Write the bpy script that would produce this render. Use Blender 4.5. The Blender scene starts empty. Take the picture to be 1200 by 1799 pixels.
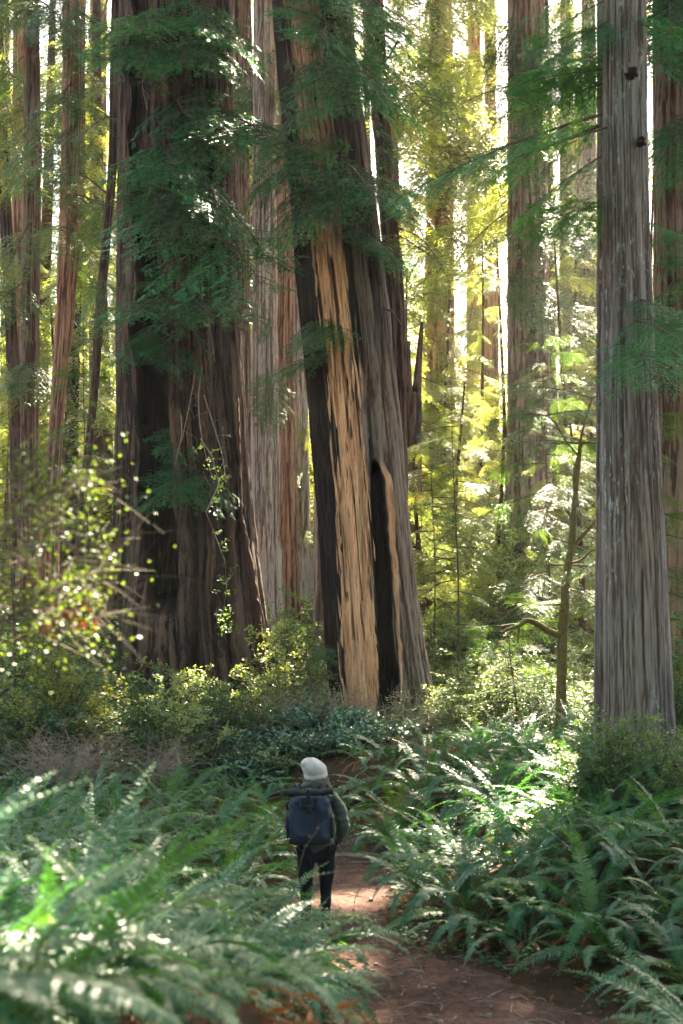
import bpy, math, random
import numpy as np
from mathutils import Vector, Matrix, Quaternion

# ------------------------------------------------------------------ camera, world, sun, exposure
SC = bpy.context.scene
CAM_Z = 3.6
FPX = 2500.0                       # focal length in pixels of the 1200 x 1799 photograph
TILT = math.atan(110.5 / FPX)
cam_d = bpy.data.cameras.new('camera')
cam = bpy.data.objects.new('camera', cam_d)
SC.collection.objects.link(cam)
cam.location = (0, 0, CAM_Z)
cam.rotation_euler = (math.pi / 2 + TILT, 0, 0)
cam_d.sensor_fit = 'VERTICAL'
cam_d.sensor_height = 36.0
cam_d.sensor_width = 24.0
cam_d.lens = FPX / 1799.0 * 36.0
cam_d.clip_end = 3000
cam_d.dof.use_dof = True
cam_d.dof.focus_distance = 29.0
cam_d.dof.aperture_fstop = 2.1
cam_d.dof.aperture_blades = 9
SC.camera = cam

SUN_AZ = math.radians(14)          # to the right of the view direction (+Y)
SUN_EL = math.radians(44)
SUNV = np.array([math.sin(SUN_AZ) * math.cos(SUN_EL), math.cos(SUN_AZ) * math.cos(SUN_EL), math.sin(SUN_EL)])
world = bpy.data.worlds.new('World')
SC.world = world
world.use_nodes = True
wn = world.node_tree
wn.nodes.clear()
sky = wn.nodes.new('ShaderNodeTexSky')
sky.sky_type = 'NISHITA'
sky.sun_disc = False
sky.sun_elevation = SUN_EL
sky.sun_rotation = SUN_AZ
sky.air_density = 1.0
sky.dust_density = 2.0
sky.ozone_density = 1.0
bgn = wn.nodes.new('ShaderNodeBackground')
bgn.inputs['Strength'].default_value = 0.05
won = wn.nodes.new('ShaderNodeOutputWorld')
wbal = wn.nodes.new('ShaderNodeMix'); wbal.data_type = 'RGBA'; wbal.blend_type = 'MULTIPLY'; wbal.inputs[0].default_value = 1.0
wbal.inputs[7].default_value = (1.13, 1.0, .85, 1)      # the photograph's warm white balance
wn.links.new(sky.outputs['Color'], wbal.inputs[6])
wn.links.new(wbal.outputs[2], bgn.inputs['Color'])
wn.links.new(bgn.outputs['Background'], won.inputs['Surface'])
sun_d = bpy.data.lights.new('sun', 'SUN')
sun_d.energy = 5.0
sun_d.angle = math.radians(0.5)
sun_d.color = (1.0, 0.87, 0.66)
sun = bpy.data.objects.new('sun', sun_d)
SC.collection.objects.link(sun)
sun.rotation_euler = Vector(SUNV).to_track_quat('Z', 'Y').to_euler()
sun.location = tuple(SUNV * 60)
SC.view_settings.view_transform = 'Standard'
SC.view_settings.look = 'None'
SC.view_settings.exposure = 3.92
SC.view_settings.gamma = 1.0
SC.view_settings.use_curve_mapping = False
cy = SC.cycles
cy.max_bounces = 6
cy.diffuse_bounces = 3
cy.glossy_bounces = 2
cy.transmission_bounces = 4
cy.transparent_max_bounces = 4
cy.volume_bounces = 0
cy.sample_clamp_indirect = 6.0
cy.caustics_reflective = False
cy.caustics_refractive = False
cy.use_denoising = True
cy.use_adaptive_sampling = True
cy.adaptive_threshold = 0.02

HAZE_DENSITY = 0.0004

# ------------------------------------------------------------------ helpers
COL = SC.collection
rng = np.random.default_rng(7)
random.seed(7)


def W(px, py, Y):
    """the point on the vertical plane y = Y that a pixel of the photograph looks at"""
    a = (px - 600.0) / FPX
    b = (899.5 - py) / FPX
    dy = math.cos(TILT) - b * math.sin(TILT)
    dz = math.sin(TILT) + b * math.cos(TILT)
    t = Y / dy
    return np.array([a * t, Y, CAM_Z + dz * t])


def ss(x, a, b):
    t = np.clip((np.asarray(x, float) - a) / (b - a), 0, 1)
    return t * t * (3 - 2 * t)


class VN:
    """value noise on a wrapped grid"""
    def __init__(self, seed, nu=64, nv=64):
        self.g = np.random.default_rng(seed).random((nv, nu))
        self.nu, self.nv = nu, nv

    def __call__(self, u, v):
        u = np.asarray(u, float); v = np.asarray(v, float)
        iu = np.floor(u).astype(int); iv = np.floor(v).astype(int)
        fu = u - iu; fv = v - iv
        fu = fu * fu * (3 - 2 * fu); fv = fv * fv * (3 - 2 * fv)
        a = iu % self.nu; b = (iu + 1) % self.nu
        c = iv % self.nv; d = (iv + 1) % self.nv
        g = self.g
        return (g[c, a] * (1 - fu) + g[c, b] * fu) * (1 - fv) + (g[d, a] * (1 - fu) + g[d, b] * fu) * fv


def ball(mb, c, r, m=0, n=10, sq=(1, 1, 1)):
    th = np.linspace(0, math.pi, n); ph = np.arange(n * 2) * math.pi / n
    V = np.stack([np.sin(th)[:, None] * np.cos(ph), np.sin(th)[:, None] * np.sin(ph), np.cos(th)[:, None] * np.ones_like(ph)], -1) * r * np.array(sq) + np.array(c)
    i = np.arange(n - 1)[:, None] * (2 * n); j = np.arange(2 * n)[None]; j2 = (j + 1) % (2 * n)
    mb.add(V.reshape(-1, 3), np.stack([i + j, i + 2 * n + j, i + 2 * n + j2, i + j2], -1).reshape(-1, 4), m=m)


def new_mesh(name, verts, quads=None, tris=None, mats=(), mi=None, smooth=True):
    me = bpy.data.meshes.new(name)
    verts = np.asarray(verts, np.float32).reshape(-1, 3)
    lt = []; ls = []
    q = np.asarray(quads if quads is not None else [], np.int32).reshape(-1, 4)
    t = np.asarray(tris if tris is not None else [], np.int32).reshape(-1, 3)
    loops = np.concatenate([q.ravel(), t.ravel()]).astype(np.int32)
    tot = np.concatenate([np.full(len(q), 4), np.full(len(t), 3)]).astype(np.int32)
    start = np.concatenate([[0], np.cumsum(tot)[:-1]]).astype(np.int32) if len(tot) else np.zeros(0, np.int32)
    me.vertices.add(len(verts)); me.vertices.foreach_set('co', verts.ravel())
    me.loops.add(len(loops)); me.loops.foreach_set('vertex_index', loops)
    me.polygons.add(len(tot)); me.polygons.foreach_set('loop_start', start); me.polygons.foreach_set('loop_total', tot)
    for m in mats:
        me.materials.append(m)
    if mi is not None:
        me.polygons.foreach_set('material_index', np.asarray(mi, np.int32))
    me.polygons.foreach_set('use_smooth', np.full(len(tot), smooth))
    me.update(calc_edges=True)
    return me


class MB:
    """collects pieces for one mesh"""
    def __init__(self):
        self.v = []; self.q = []; self.t = []; self.n = 0; self.qm = []; self.tm = []

    def add(self, v, q=None, t=None, m=0):
        v = np.asarray(v, float).reshape(-1, 3)
        if q is not None and len(q):
            q = np.asarray(q, int).reshape(-1, 4); self.q.append(q + self.n); self.qm.append(np.full(len(q), m))
        if t is not None and len(t):
            t = np.asarray(t, int).reshape(-1, 3); self.t.append(t + self.n); self.tm.append(np.full(len(t), m))
        self.v.append(v); self.n += len(v)

    def tube(self, pts, rad, sides=4, m=0, flat=1.0):
        pts = np.asarray(pts, float); k = len(pts)
        rad = np.broadcast_to(np.asarray(rad, float), (k,))
        tan = np.gradient(pts, axis=0); tan /= np.linalg.norm(tan, axis=1)[:, None] + 1e-9
        up = np.array([0, 0, 1.0]) if abs(tan[0, 2]) < .9 else np.array([1.0, 0, 0])
        a = np.cross(tan, up); a /= np.linalg.norm(a, axis=1)[:, None] + 1e-9
        b = np.cross(a, tan)
        th = np.arange(sides) * 2 * math.pi / sides
        ring = a[:, None, :] * np.cos(th)[None, :, None] + b[:, None, :] * np.sin(th)[None, :, None] * flat
        v = pts[:, None, :] + ring * rad[:, None, None]
        i = np.arange(k - 1)[:, None] * sides; j = np.arange(sides)[None, :]; j2 = (j + 1) % sides
        q = np.stack([i + j, i + j2, i + sides + j2, i + sides + j], -1).reshape(-1, 4)
        self.add(v, q, m=m)

    def kites(self, pos, d, nrm, L, Wd, m=0, mid=.4):
        pos = np.asarray(pos, float); d = np.asarray(d, float)
        d = d / (np.linalg.norm(d, axis=1)[:, None] + 1e-9)
        s = np.cross(d, nrm); s /= np.linalg.norm(s, axis=1)[:, None] + 1e-9
        L = np.broadcast_to(np.asarray(L, float), (len(pos),))[:, None]
        Wd = np.broadcast_to(np.asarray(Wd, float), (len(pos),))[:, None]
        v = np.stack([pos, pos + d * L * mid + s * Wd * .5, pos + d * L, pos + d * L * mid - s * Wd * .5], 1)
        q = np.arange(len(pos) * 4).reshape(-1, 4)
        self.add(v, q, m=m)

    def mesh(self, name, mats, smooth=False):
        v = np.concatenate(self.v)
        q = np.concatenate(self.q) if self.q else np.zeros((0, 4), int)
        t = np.concatenate(self.t) if self.t else np.zeros((0, 3), int)
        mi = np.concatenate([np.concatenate(self.qm) if self.qm else np.zeros(0), np.concatenate(self.tm) if self.tm else np.zeros(0)])
        return new_mesh(name, v, q, t, mats, mi, smooth)


def link(name, data, parent=None, loc=None, rot=None, scale=None):
    o = bpy.data.objects.new(name, data)
    COL.objects.link(o)
    if parent is not None:
        o.parent = parent
    if loc is not None: o.location = tuple(loc)
    if rot is not None: o.rotation_euler = tuple(rot)
    if scale is not None: o.scale = (scale,) * 3 if np.isscalar(scale) else tuple(scale)
    return o


def tag(o, label=None, cat=None, group=None, kind=None):
    if label: o['label'] = label
    if cat: o['category'] = cat
    if group: o['group'] = group
    if kind: o['kind'] = kind
    return o


def empty(name, loc, rz=0.0):
    o = bpy.data.objects.new(name, None)
    o.empty_display_size = .2
    COL.objects.link(o); o.location = tuple(loc); o.rotation_euler = (0, 0, rz)
    return o


# ------------------------------------------------------------------ materials
def nt(name):
    m = bpy.data.materials.new(name); m.use_nodes = True
    t = m.node_tree; t.nodes.clear()
    out = t.nodes.new('ShaderNodeOutputMaterial')
    return m, t, out


def N(t, typ, **kw):
    n = t.nodes.new(typ)
    for k, v in kw.items():
        if k in n.inputs: n.inputs[k].default_value = v
        else: setattr(n, k, v)
    return n


def ramp(t, fac, stops):
    r = t.nodes.new('ShaderNodeValToRGB')
    el = r.color_ramp.elements
    while len(el) > 1: el.remove(el[-1])
    el[0].position = stops[0][0]; el[0].color = (*stops[0][1], 1) if len(stops[0][1]) == 3 else stops[0][1]
    for p, c in stops[1:]:
        e = el.new(p); e.color = (*c, 1)
    t.links.new(fac, r.inputs['Fac'])
    return r.outputs['Color']


def mix(t, fac, a, b, mode='MIX'):
    n = t.nodes.new('ShaderNodeMix'); n.data_type = 'RGBA'; n.blend_type = mode
    for key, val in ((0, fac), (6, a), (7, b)):
        if isinstance(val, (int, float)): n.inputs[key].default_value = val
        elif isinstance(val, tuple): n.inputs[key].default_value = (*val, 1)
        else: t.links.new(val, n.inputs[key])
    return n.outputs[2]


def math_n(t, op, a, b=None, clamp=False):
    n = t.nodes.new('ShaderNodeMath'); n.operation = op; n.use_clamp = clamp
    for i, v in enumerate((a, b)):
        if v is None: continue
        if isinstance(v, (int, float)): n.inputs[i].default_value = v
        else: t.links.new(v, n.inputs[i])
    return n.outputs[0]


def coords(t, scale, kind='Object'):
    tc = t.nodes.new('ShaderNodeTexCoord'); mp = t.nodes.new('ShaderNodeMapping')
    mp.inputs['Scale'].default_value = scale
    t.links.new(tc.outputs[kind], mp.inputs['Vector'])
    return mp.outputs['Vector']


def noise(t, vec, scale, detail=4, rough=.55, dist=0.0):
    n = t.nodes.new('ShaderNodeTexNoise')
    n.inputs['Scale'].default_value = scale; n.inputs['Detail'].default_value = detail
    n.inputs['Roughness'].default_value = rough; n.inputs['Distortion'].default_value = dist
    t.links.new(vec, n.inputs['Vector'])
    return n.outputs['Fac']


def bark_mat(name, crest, furrow, tint=(1, 1, 1), lichen=0.0, wood=(.46, .27, .14)):
    m, t, out = nt(name)
    at = t.nodes.new('ShaderNodeAttribute'); at.attribute_name = 'relief'
    zo = t.nodes.new('ShaderNodeAttribute'); zo.attribute_name = 'zone'
    sep = t.nodes.new('ShaderNodeSeparateColor'); t.links.new(zo.outputs['Color'], sep.inputs[0])
    v1 = coords(t, (30, 30, 2.4)); n1 = noise(t, v1, 1.0, 6, .65, .4)
    v2 = coords(t, (1.2, 1.2, .35)); n2 = noise(t, v2, 1.0, 4, .6)
    f = math_n(t, 'ADD', math_n(t, 'MULTIPLY', at.outputs['Fac'], .9), math_n(t, 'MULTIPLY', math_n(t, 'SUBTRACT', n1, .5), 1.1), True)
    bark = ramp(t, f, [(0.12, tuple(c * .45 for c in furrow)), (0.42, furrow), (0.62, crest), (0.95, tuple(min(1, c * 1.35) for c in crest))])
    warm = ramp(t, n2, [(0.3, (1.18, .92, .78)), (0.7, (.86, .98, 1.08))])
    bark = mix(t, .8, bark, warm, 'MULTIPLY')
    if lichen > 0:
        v3 = coords(t, (15, 15, 4.5)); n3 = noise(t, v3, 1.0, 5, .7)
        v4 = coords(t, (1.1, 1.1, .35)); n4 = noise(t, v4, 1.3, 2, .5)
        lf = math_n(t, 'MULTIPLY', ramp(t, n3, [(.56, (0, 0, 0)), (.64, (1, 1, 1))]), ramp(t, n4, [(.44, (0, 0, 0)), (.62, (lichen,) * 3)]))
        bark = mix(t, lf, bark, (.52, .53, .5))
    # moss where the zone says so
    bark = mix(t, math_n(t, 'MULTIPLY', sep.outputs[2], .8), bark, (.07, .09, .02))
    nw = noise(t, coords(t, (30, 30, 1.6)), 1.0, 7, .7, .5)
    nw2 = noise(t, coords(t, (5, 5, .5)), 1.0, 5, .65, .8)
    wcol = ramp(t, nw, [(0.22, (.06, .03, .018)), (0.38, tuple(c * .55 for c in wood)), (0.5, wood), (0.72, tuple(min(1, c * 1.25) for c in wood))])
    wcol = mix(t, .9, wcol, ramp(t, nw2, [(.25, (.42, .33, .28)), (.4, (.85, .75, .68)), (.5, (1, .98, .95)), (.75, (1.15, 1.1, 1.0))]), 'MULTIPLY')
    ncr = noise(t, coords(t, (9, 9, 2.2)), 1.0, 4, .6, .3)
    ccol = ramp(t, math_n(t, 'ADD', math_n(t, 'MULTIPLY', nw, .6), math_n(t, 'MULTIPLY', ncr, .4)), [(.35, (.005, .004, .003)), (.50, (.017, .011, .008)), (.64, (.075, .042, .026))])
    col = mix(t, sep.outputs[1], bark, wcol)
    col = mix(t, sep.outputs[0], col, ccol)
    bump = N(t, 'ShaderNodeBump', Strength=.9, Distance=.05)
    t.links.new(math_n(t, 'ADD', n1, math_n(t, 'MULTIPLY', nw, .7)), bump.inputs['Height'])
    p = N(t, 'ShaderNodeBsdfPrincipled', Roughness=.86)
    p.inputs['Specular IOR Level'].default_value = .25
    t.links.new(col, p.inputs['Base Color']); t.links.new(bump.outputs[0], p.inputs['Normal'])
    t.links.new(p.outputs[0], out.inputs[0])
    return m


def leaf_mat(name, col, col2, trans, tf=.35, rough=.45, spec=.5, brown=0.0):
    m, t, out = nt(name)
    oi = t.nodes.new('ShaderNodeObjectInfo')
    n1 = noise(t, coords(t, (1, 1, 1)), 2.2, 3, .6)
    n2 = noise(t, coords(t, (1, 1, 1)), 19.0, 2, .6)
    f = math_n(t, 'ADD', math_n(t, 'MULTIPLY', oi.outputs['Random'], .5), math_n(t, 'ADD', math_n(t, 'MULTIPLY', n1, .5), math_n(t, 'MULTIPLY', math_n(t, 'SUBTRACT', n2, .5), .7)), True)
    c = ramp(t, f, [(.2, col), (.8, col2)])
    yel = ramp(t, math_n(t, 'FRACT', math_n(t, 'MULTIPLY', oi.outputs['Random'], 17.3)), [(.80, (0, 0, 0)), (.97, (.75, .75, .75))])
    c = mix(t, yel, c, tuple(min(1, q * k) for q, k in zip(col2, (1.75, 1.15, .7) if col2[0] < .15 else (1.08, 1.0, .8))))
    if brown:
        c = mix(t, ramp(t, n2, [(1 - brown - .06, (0, 0, 0)), (1 - brown, (1, 1, 1))]), c, (.2, .1, .04))
    tc = mix(t, 1.0, c, trans, 'MULTIPLY')
    p = N(t, 'ShaderNodeBsdfPrincipled', Roughness=rough)
    p.inputs['Specular IOR Level'].default_value = spec
    t.links.new(c, p.inputs['Base Color'])
    tr = t.nodes.new('ShaderNodeBsdfTranslucent'); t.links.new(tc, tr.inputs['Color'])
    mx = t.nodes.new('ShaderNodeMixShader'); mx.inputs[0].default_value = tf
    t.links.new(p.outputs[0], mx.inputs[1]); t.links.new(tr.outputs[0], mx.inputs[2])
    t.links.new(mx.outputs[0], out.inputs[0])
    return m


def plain(name, col, rough=.8, spec=.3, var=.25, sc=20.0, bump=0.0, sheen=0.0, stretch=(1, 1, 1)):
    m, t, out = nt(name)
    n1 = noise(t, coords(t, stretch), sc, 5, .65)
    c = ramp(t, n1, [(.25, tuple(x * (1 - var) for x in col)), (.75, tuple(min(1, x * (1 + var)) for x in col))])
    p = N(t, 'ShaderNodeBsdfPrincipled', Roughness=rough)
    p.inputs['Specular IOR Level'].default_value = spec
    p.inputs['Sheen Weight'].default_value = sheen
    t.links.new(c, p.inputs['Base Color'])
    if bump:
        b = N(t, 'ShaderNodeBump', Strength=bump, Distance=.01); t.links.new(n1, b.inputs['Height']); t.links.new(b.outputs[0], p.inputs['Normal'])
    t.links.new(p.outputs[0], out.inputs[0])
    return m


M = {}
M['bark_grey'] = bark_mat('bark_grey', (.235, .21, .188), (.125, .098, .084), lichen=.9)
M['bark_brown'] = bark_mat('bark_brown', (.26, .175, .13), (.09, .05, .034))
M['bark_dark'] = bark_mat('bark_dark', (.115, .072, .05), (.03, .016, .011))
M['bark_red'] = bark_mat('bark_red', (.40, .23, .145), (.15, .07, .042))
M['bark_mid'] = bark_mat('bark_mid', (.34, .26, .215), (.13, .085, .065))
M['bark_pale'] = bark_mat('bark_pale', (.47, .385, .33), (.20, .14, .11))
M['bark_snag'] = bark_mat('bark_snag', (.22, .17, .135), (.10, .068, .05), wood=(.90, .48, .27))
M['bark_sunlit'] = bark_mat('bark_sunlit', (.62, .36, .20), (.26, .12, .06))  # brighter red bark: sunlight put into the colour of backlit trunks
M['moss_bark'] = plain('moss_bark', (.13, .10, .035), .9, .2, .6, 14, .6)
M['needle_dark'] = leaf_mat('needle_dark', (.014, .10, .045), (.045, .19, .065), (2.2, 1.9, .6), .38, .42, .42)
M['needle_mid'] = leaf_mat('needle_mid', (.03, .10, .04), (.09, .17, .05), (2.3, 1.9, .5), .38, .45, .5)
M['needle_sunlit'] = leaf_mat('needle_sunlit', (.17, .23, .075), (.31, .33, .11), (1.7, 1.65, .8), .5, .5, .4)  # brighter, yellower needles: backlight put into the colour of background foliage
M['twig'] = plain('twig', (.10, .07, .05), .85, .2, .4, 18, .4)
M['twig_tan'] = plain('twig_tan', (.10, .07, .045), .85, .2, .3, 12)
M['twig_pale'] = plain('twig_pale', (.30, .22, .17), .8, .25, .4, 12)
M['fern'] = leaf_mat('fern', (.016, .085, .038), (.05, .165, .055), (2.0, 1.7, .5), .35, .40, .45)
M['fern_dry'] = leaf_mat('fern_dry', (.14, .055, .022), (.28, .12, .05), (1.6, 1.1, .6), .25, .7, .2)
M['fern_stem'] = plain('fern_stem', (.16, .15, .05), .6, .4, .3, 9)
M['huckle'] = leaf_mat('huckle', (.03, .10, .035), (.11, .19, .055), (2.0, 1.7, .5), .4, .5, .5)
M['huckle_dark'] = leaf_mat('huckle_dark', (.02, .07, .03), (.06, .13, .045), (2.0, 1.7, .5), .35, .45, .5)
M['huckle_sunlit'] = leaf_mat('huckle_sunlit', (.09, .18, .07), (.24, .30, .12), (1.7, 1.6, .7), .42, .45, .5)  # lighter copy of the leaf: sunlight put into the colour of background shrubs
M['salal'] = leaf_mat('salal', (.03, .11, .065), (.08, .19, .12), (1.8, 1.7, .5), .2, .33, 1.0)
M['maple'] = leaf_mat('maple', (.10, .16, .03), (.21, .27, .05), (1.4, 1.4, .6), .38, .5, .4)
M['oxalis'] = leaf_mat('oxalis', (.025, .11, .04), (.06, .19, .06), (1.8, 1.6, .5), .3, .5, .4)


def ground_mat(name, stops, sc, bump):
    m, t, out = nt(name)
    v = coords(t, (1, 1, 1))
    a = noise(t, v, sc, 8, .7); b = noise(t, v, sc * .12, 4, .6); c = noise(t, v, sc * 6, 4, .7)
    f = math_n(t, 'ADD', math_n(t, 'MULTIPLY', a, .5), math_n(t, 'ADD', math_n(t, 'MULTIPLY', b, .35), math_n(t, 'MULTIPLY', c, .25)))
    f = math_n(t, 'SUBTRACT', f, .05)
    col = ramp(t, f, stops)
    p = N(t, 'ShaderNodeBsdfPrincipled', Roughness=.95); p.inputs['Specular IOR Level'].default_value = .15
    t.links.new(col, p.inputs['Base Color'])
    bp = N(t, 'ShaderNodeBump', Strength=bump, Distance=.03)
    t.links.new(math_n(t, 'ADD', a, c), bp.inputs['Height']); t.links.new(bp.outputs[0], p.inputs['Normal'])
    t.links.new(p.outputs[0], out.inputs[0])
    return m


M['soil'] = ground_mat('soil', [(.3, (.025, .016, .01)), (.5, (.06, .036, .02)), (.7, (.11, .065, .035))], 9, .8)
M['dirt'] = ground_mat('dirt', [(.34, (.035, .018, .013)), (.46, (.09, .047, .035)), (.54, (.135, .074, .056)), (.66, (.26, .16, .12))], 14, .9)
M['pebble'] = plain('pebble', (.22, .19, .17), .8, .3, .4, 9)
M['litter'] = plain('litter', (.20, .115, .07), .9, .1, .85, 9)

# ------------------------------------------------------------------ terrain and path
PATH = np.array([(7, 3.2), (9, 2.3), (10.7, 1.45), (12.3, .72), (13.2, .32), (14, .02), (15, -.1), (16, -.04), (17, .06), (18, .1), (19, .02), (20, -.2), (22, -.9),
                 (25, -2.4), (28, -4.6), (32, -8), (40, -14)])
PWID = np.array([(7, 1.3), (10.7, 1.25), (12.3, .95), (14, .55), (16, .55), (18, .5), (20, .32), (40, .3)])
py_ = np.arange(5.0, 40, .1)
pcx = np.interp(py_, PATH[:, 0], PATH[:, 1], left=4.0)
for _ in range(3): pcx = np.convolve(np.pad(pcx, 3, mode='edge'), np.ones(7) / 7, 'valid')
PP = np.stack([pcx, py_], 1)


def pdist(x, y):
    """signed metres outside the path's edge, and the side (+1 right)"""
    x = np.atleast_1d(np.asarray(x, float)).ravel(); y = np.atleast_1d(np.asarray(y, float)).ravel()
    out = np.full(len(x), 99.0); side = np.ones(len(x))
    near = (y < 44)
    xi = x[near]; yi = y[near]
    best = np.full(len(xi), 1e9); bi = np.zeros(len(xi), int)
    for k in range(0, len(PP), 2):
        d = (xi - PP[k, 0]) ** 2 + (yi - PP[k, 1]) ** 2
        w = d < best; best[w] = d[w]; bi[w] = k
    out[near] = np.sqrt(best) - np.interp(PP[bi, 1], PWID[:, 0], PWID[:, 1])
    side = np.where(x > np.interp(y, PP[:, 1], PP[:, 0]), 1.0, -1.0)
    return out, side


tn = VN(11, 128, 128)


def height(x, y, carve=True):
    x = np.asarray(x, float); y = np.asarray(y, float); sh = x.shape
    d, s = pdist(x, y); d = d.reshape(sh) if sh else d[0]; s = s.reshape(sh) if sh else s[0]
    z = 1.9 * (1 - ss(y, -1, 12.5))
    z = z + .14 * np.clip(y - 38, 0, 24) + .03 * np.clip(y - 62, 0, 400)
    bank = ss(d, .0, 2.4)
    left = .75 * (1 - ss(y, 12.5, 19)) * ss(y, 2.5, 4.5) + .1
    right = .7 * (1 - ss(y, 22, 30)) * ss(y, 4, 9) + .05
    z = z + bank * np.where(s < 0, left, right)
    z = z + (tn(x * .35 + 40, y * .35 + 40) - .5) * .35 * ss(d, -.2, 1.5) + (tn(x * 1.7, y * 1.7 + 9) - .5) * .1
    z = z + (tn(x * .05 + 9, y * .05) - .5) * 3.0 * ss(y, 60, 120)
    if carve:
        z = z - .06 * (1 - ss(d, -.1, .05))
    return z


def grid_mesh(name, xs, ys, mats, carve=True):
    X, Y = np.meshgrid(xs, ys)
    Z = height(X, Y, carve)
    n, m = len(xs), len(ys)
    i = np.arange(m - 1)[:, None] * n + np.arange(n - 1)[None, :]
    q = np.stack([i, i + 1, i + n + 1, i + n], -1).reshape(-1, 4)
    return new_mesh(name, np.stack([X, Y, Z], -1), q, mats=mats)


xs = np.unique(np.concatenate([np.arange(-600, -20, 20), np.arange(-20, -6, .8), np.arange(-6, 6, .14), np.arange(6, 20, .8), np.arange(20, 601, 20)]))
ys = np.unique(np.concatenate([np.arange(-60, 4, 2.), np.arange(4, 26, .14), np.arange(26, 70, .8), np.arange(70, 200, 5), np.arange(200, 900, 40)]))
g = link('ground', grid_mesh('ground', xs, ys, [M['soil']])); tag(g, kind='structure')
# path sheet
pv = []; K = 25
pn2 = VN(21, 256, 256)
T = np.gradient(PP, axis=0); T /= np.linalg.norm(T, axis=1)[:, None]
NRM = np.stack([-T[:, 1], T[:, 0]], 1) * -1
sub = np.arange(0, len(PP), .35)
PPi = np.stack([np.interp(sub, np.arange(len(PP)), PP[:, k]) for k in (0, 1)], 1)
NRi = np.stack([np.interp(sub, np.arange(len(PP)), NRM[:, k]) for k in (0, 1)], 1)
wi = np.interp(PPi[:, 1], PWID[:, 0], PWID[:, 1])
K = 45
u = np.linspace(-1.12, 1.12, K)
edge = 1 + .12 * (pn2(np.arange(len(wi)) * .12, 3.0 + 0 * wi) - .5)
PX = PPi[:, 0][:, None] + NRi[:, 0][:, None] * u[None, :] * (wi * edge)[:, None]
PYY = PPi[:, 1][:, None] + NRi[:, 1][:, None] * u[None, :] * (wi * edge)[:, None]
PZ = height(PX, PYY, False) - .02 + (pn2(PX * 5, PYY * 5) - .5) * .03 + (pn2(PX * 14, PYY * 14 + 7) - .5) * .018
PZ -= .09 * ss(np.abs(u), .96, 1.12)[None, :]
i = np.arange(len(wi) - 1)[:, None] * K + np.arange(K - 1)[None, :]
q = np.stack([i, i + 1, i + K + 1, i + K], -1).reshape(-1, 4)
p = link('path', new_mesh('path', np.stack([PX, PYY, PZ], -1), q, mats=[M['dirt']])); tag(p, kind='structure')


def hz(x, y): return float(height(np.array([x]), np.array([y]))[0])


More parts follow.
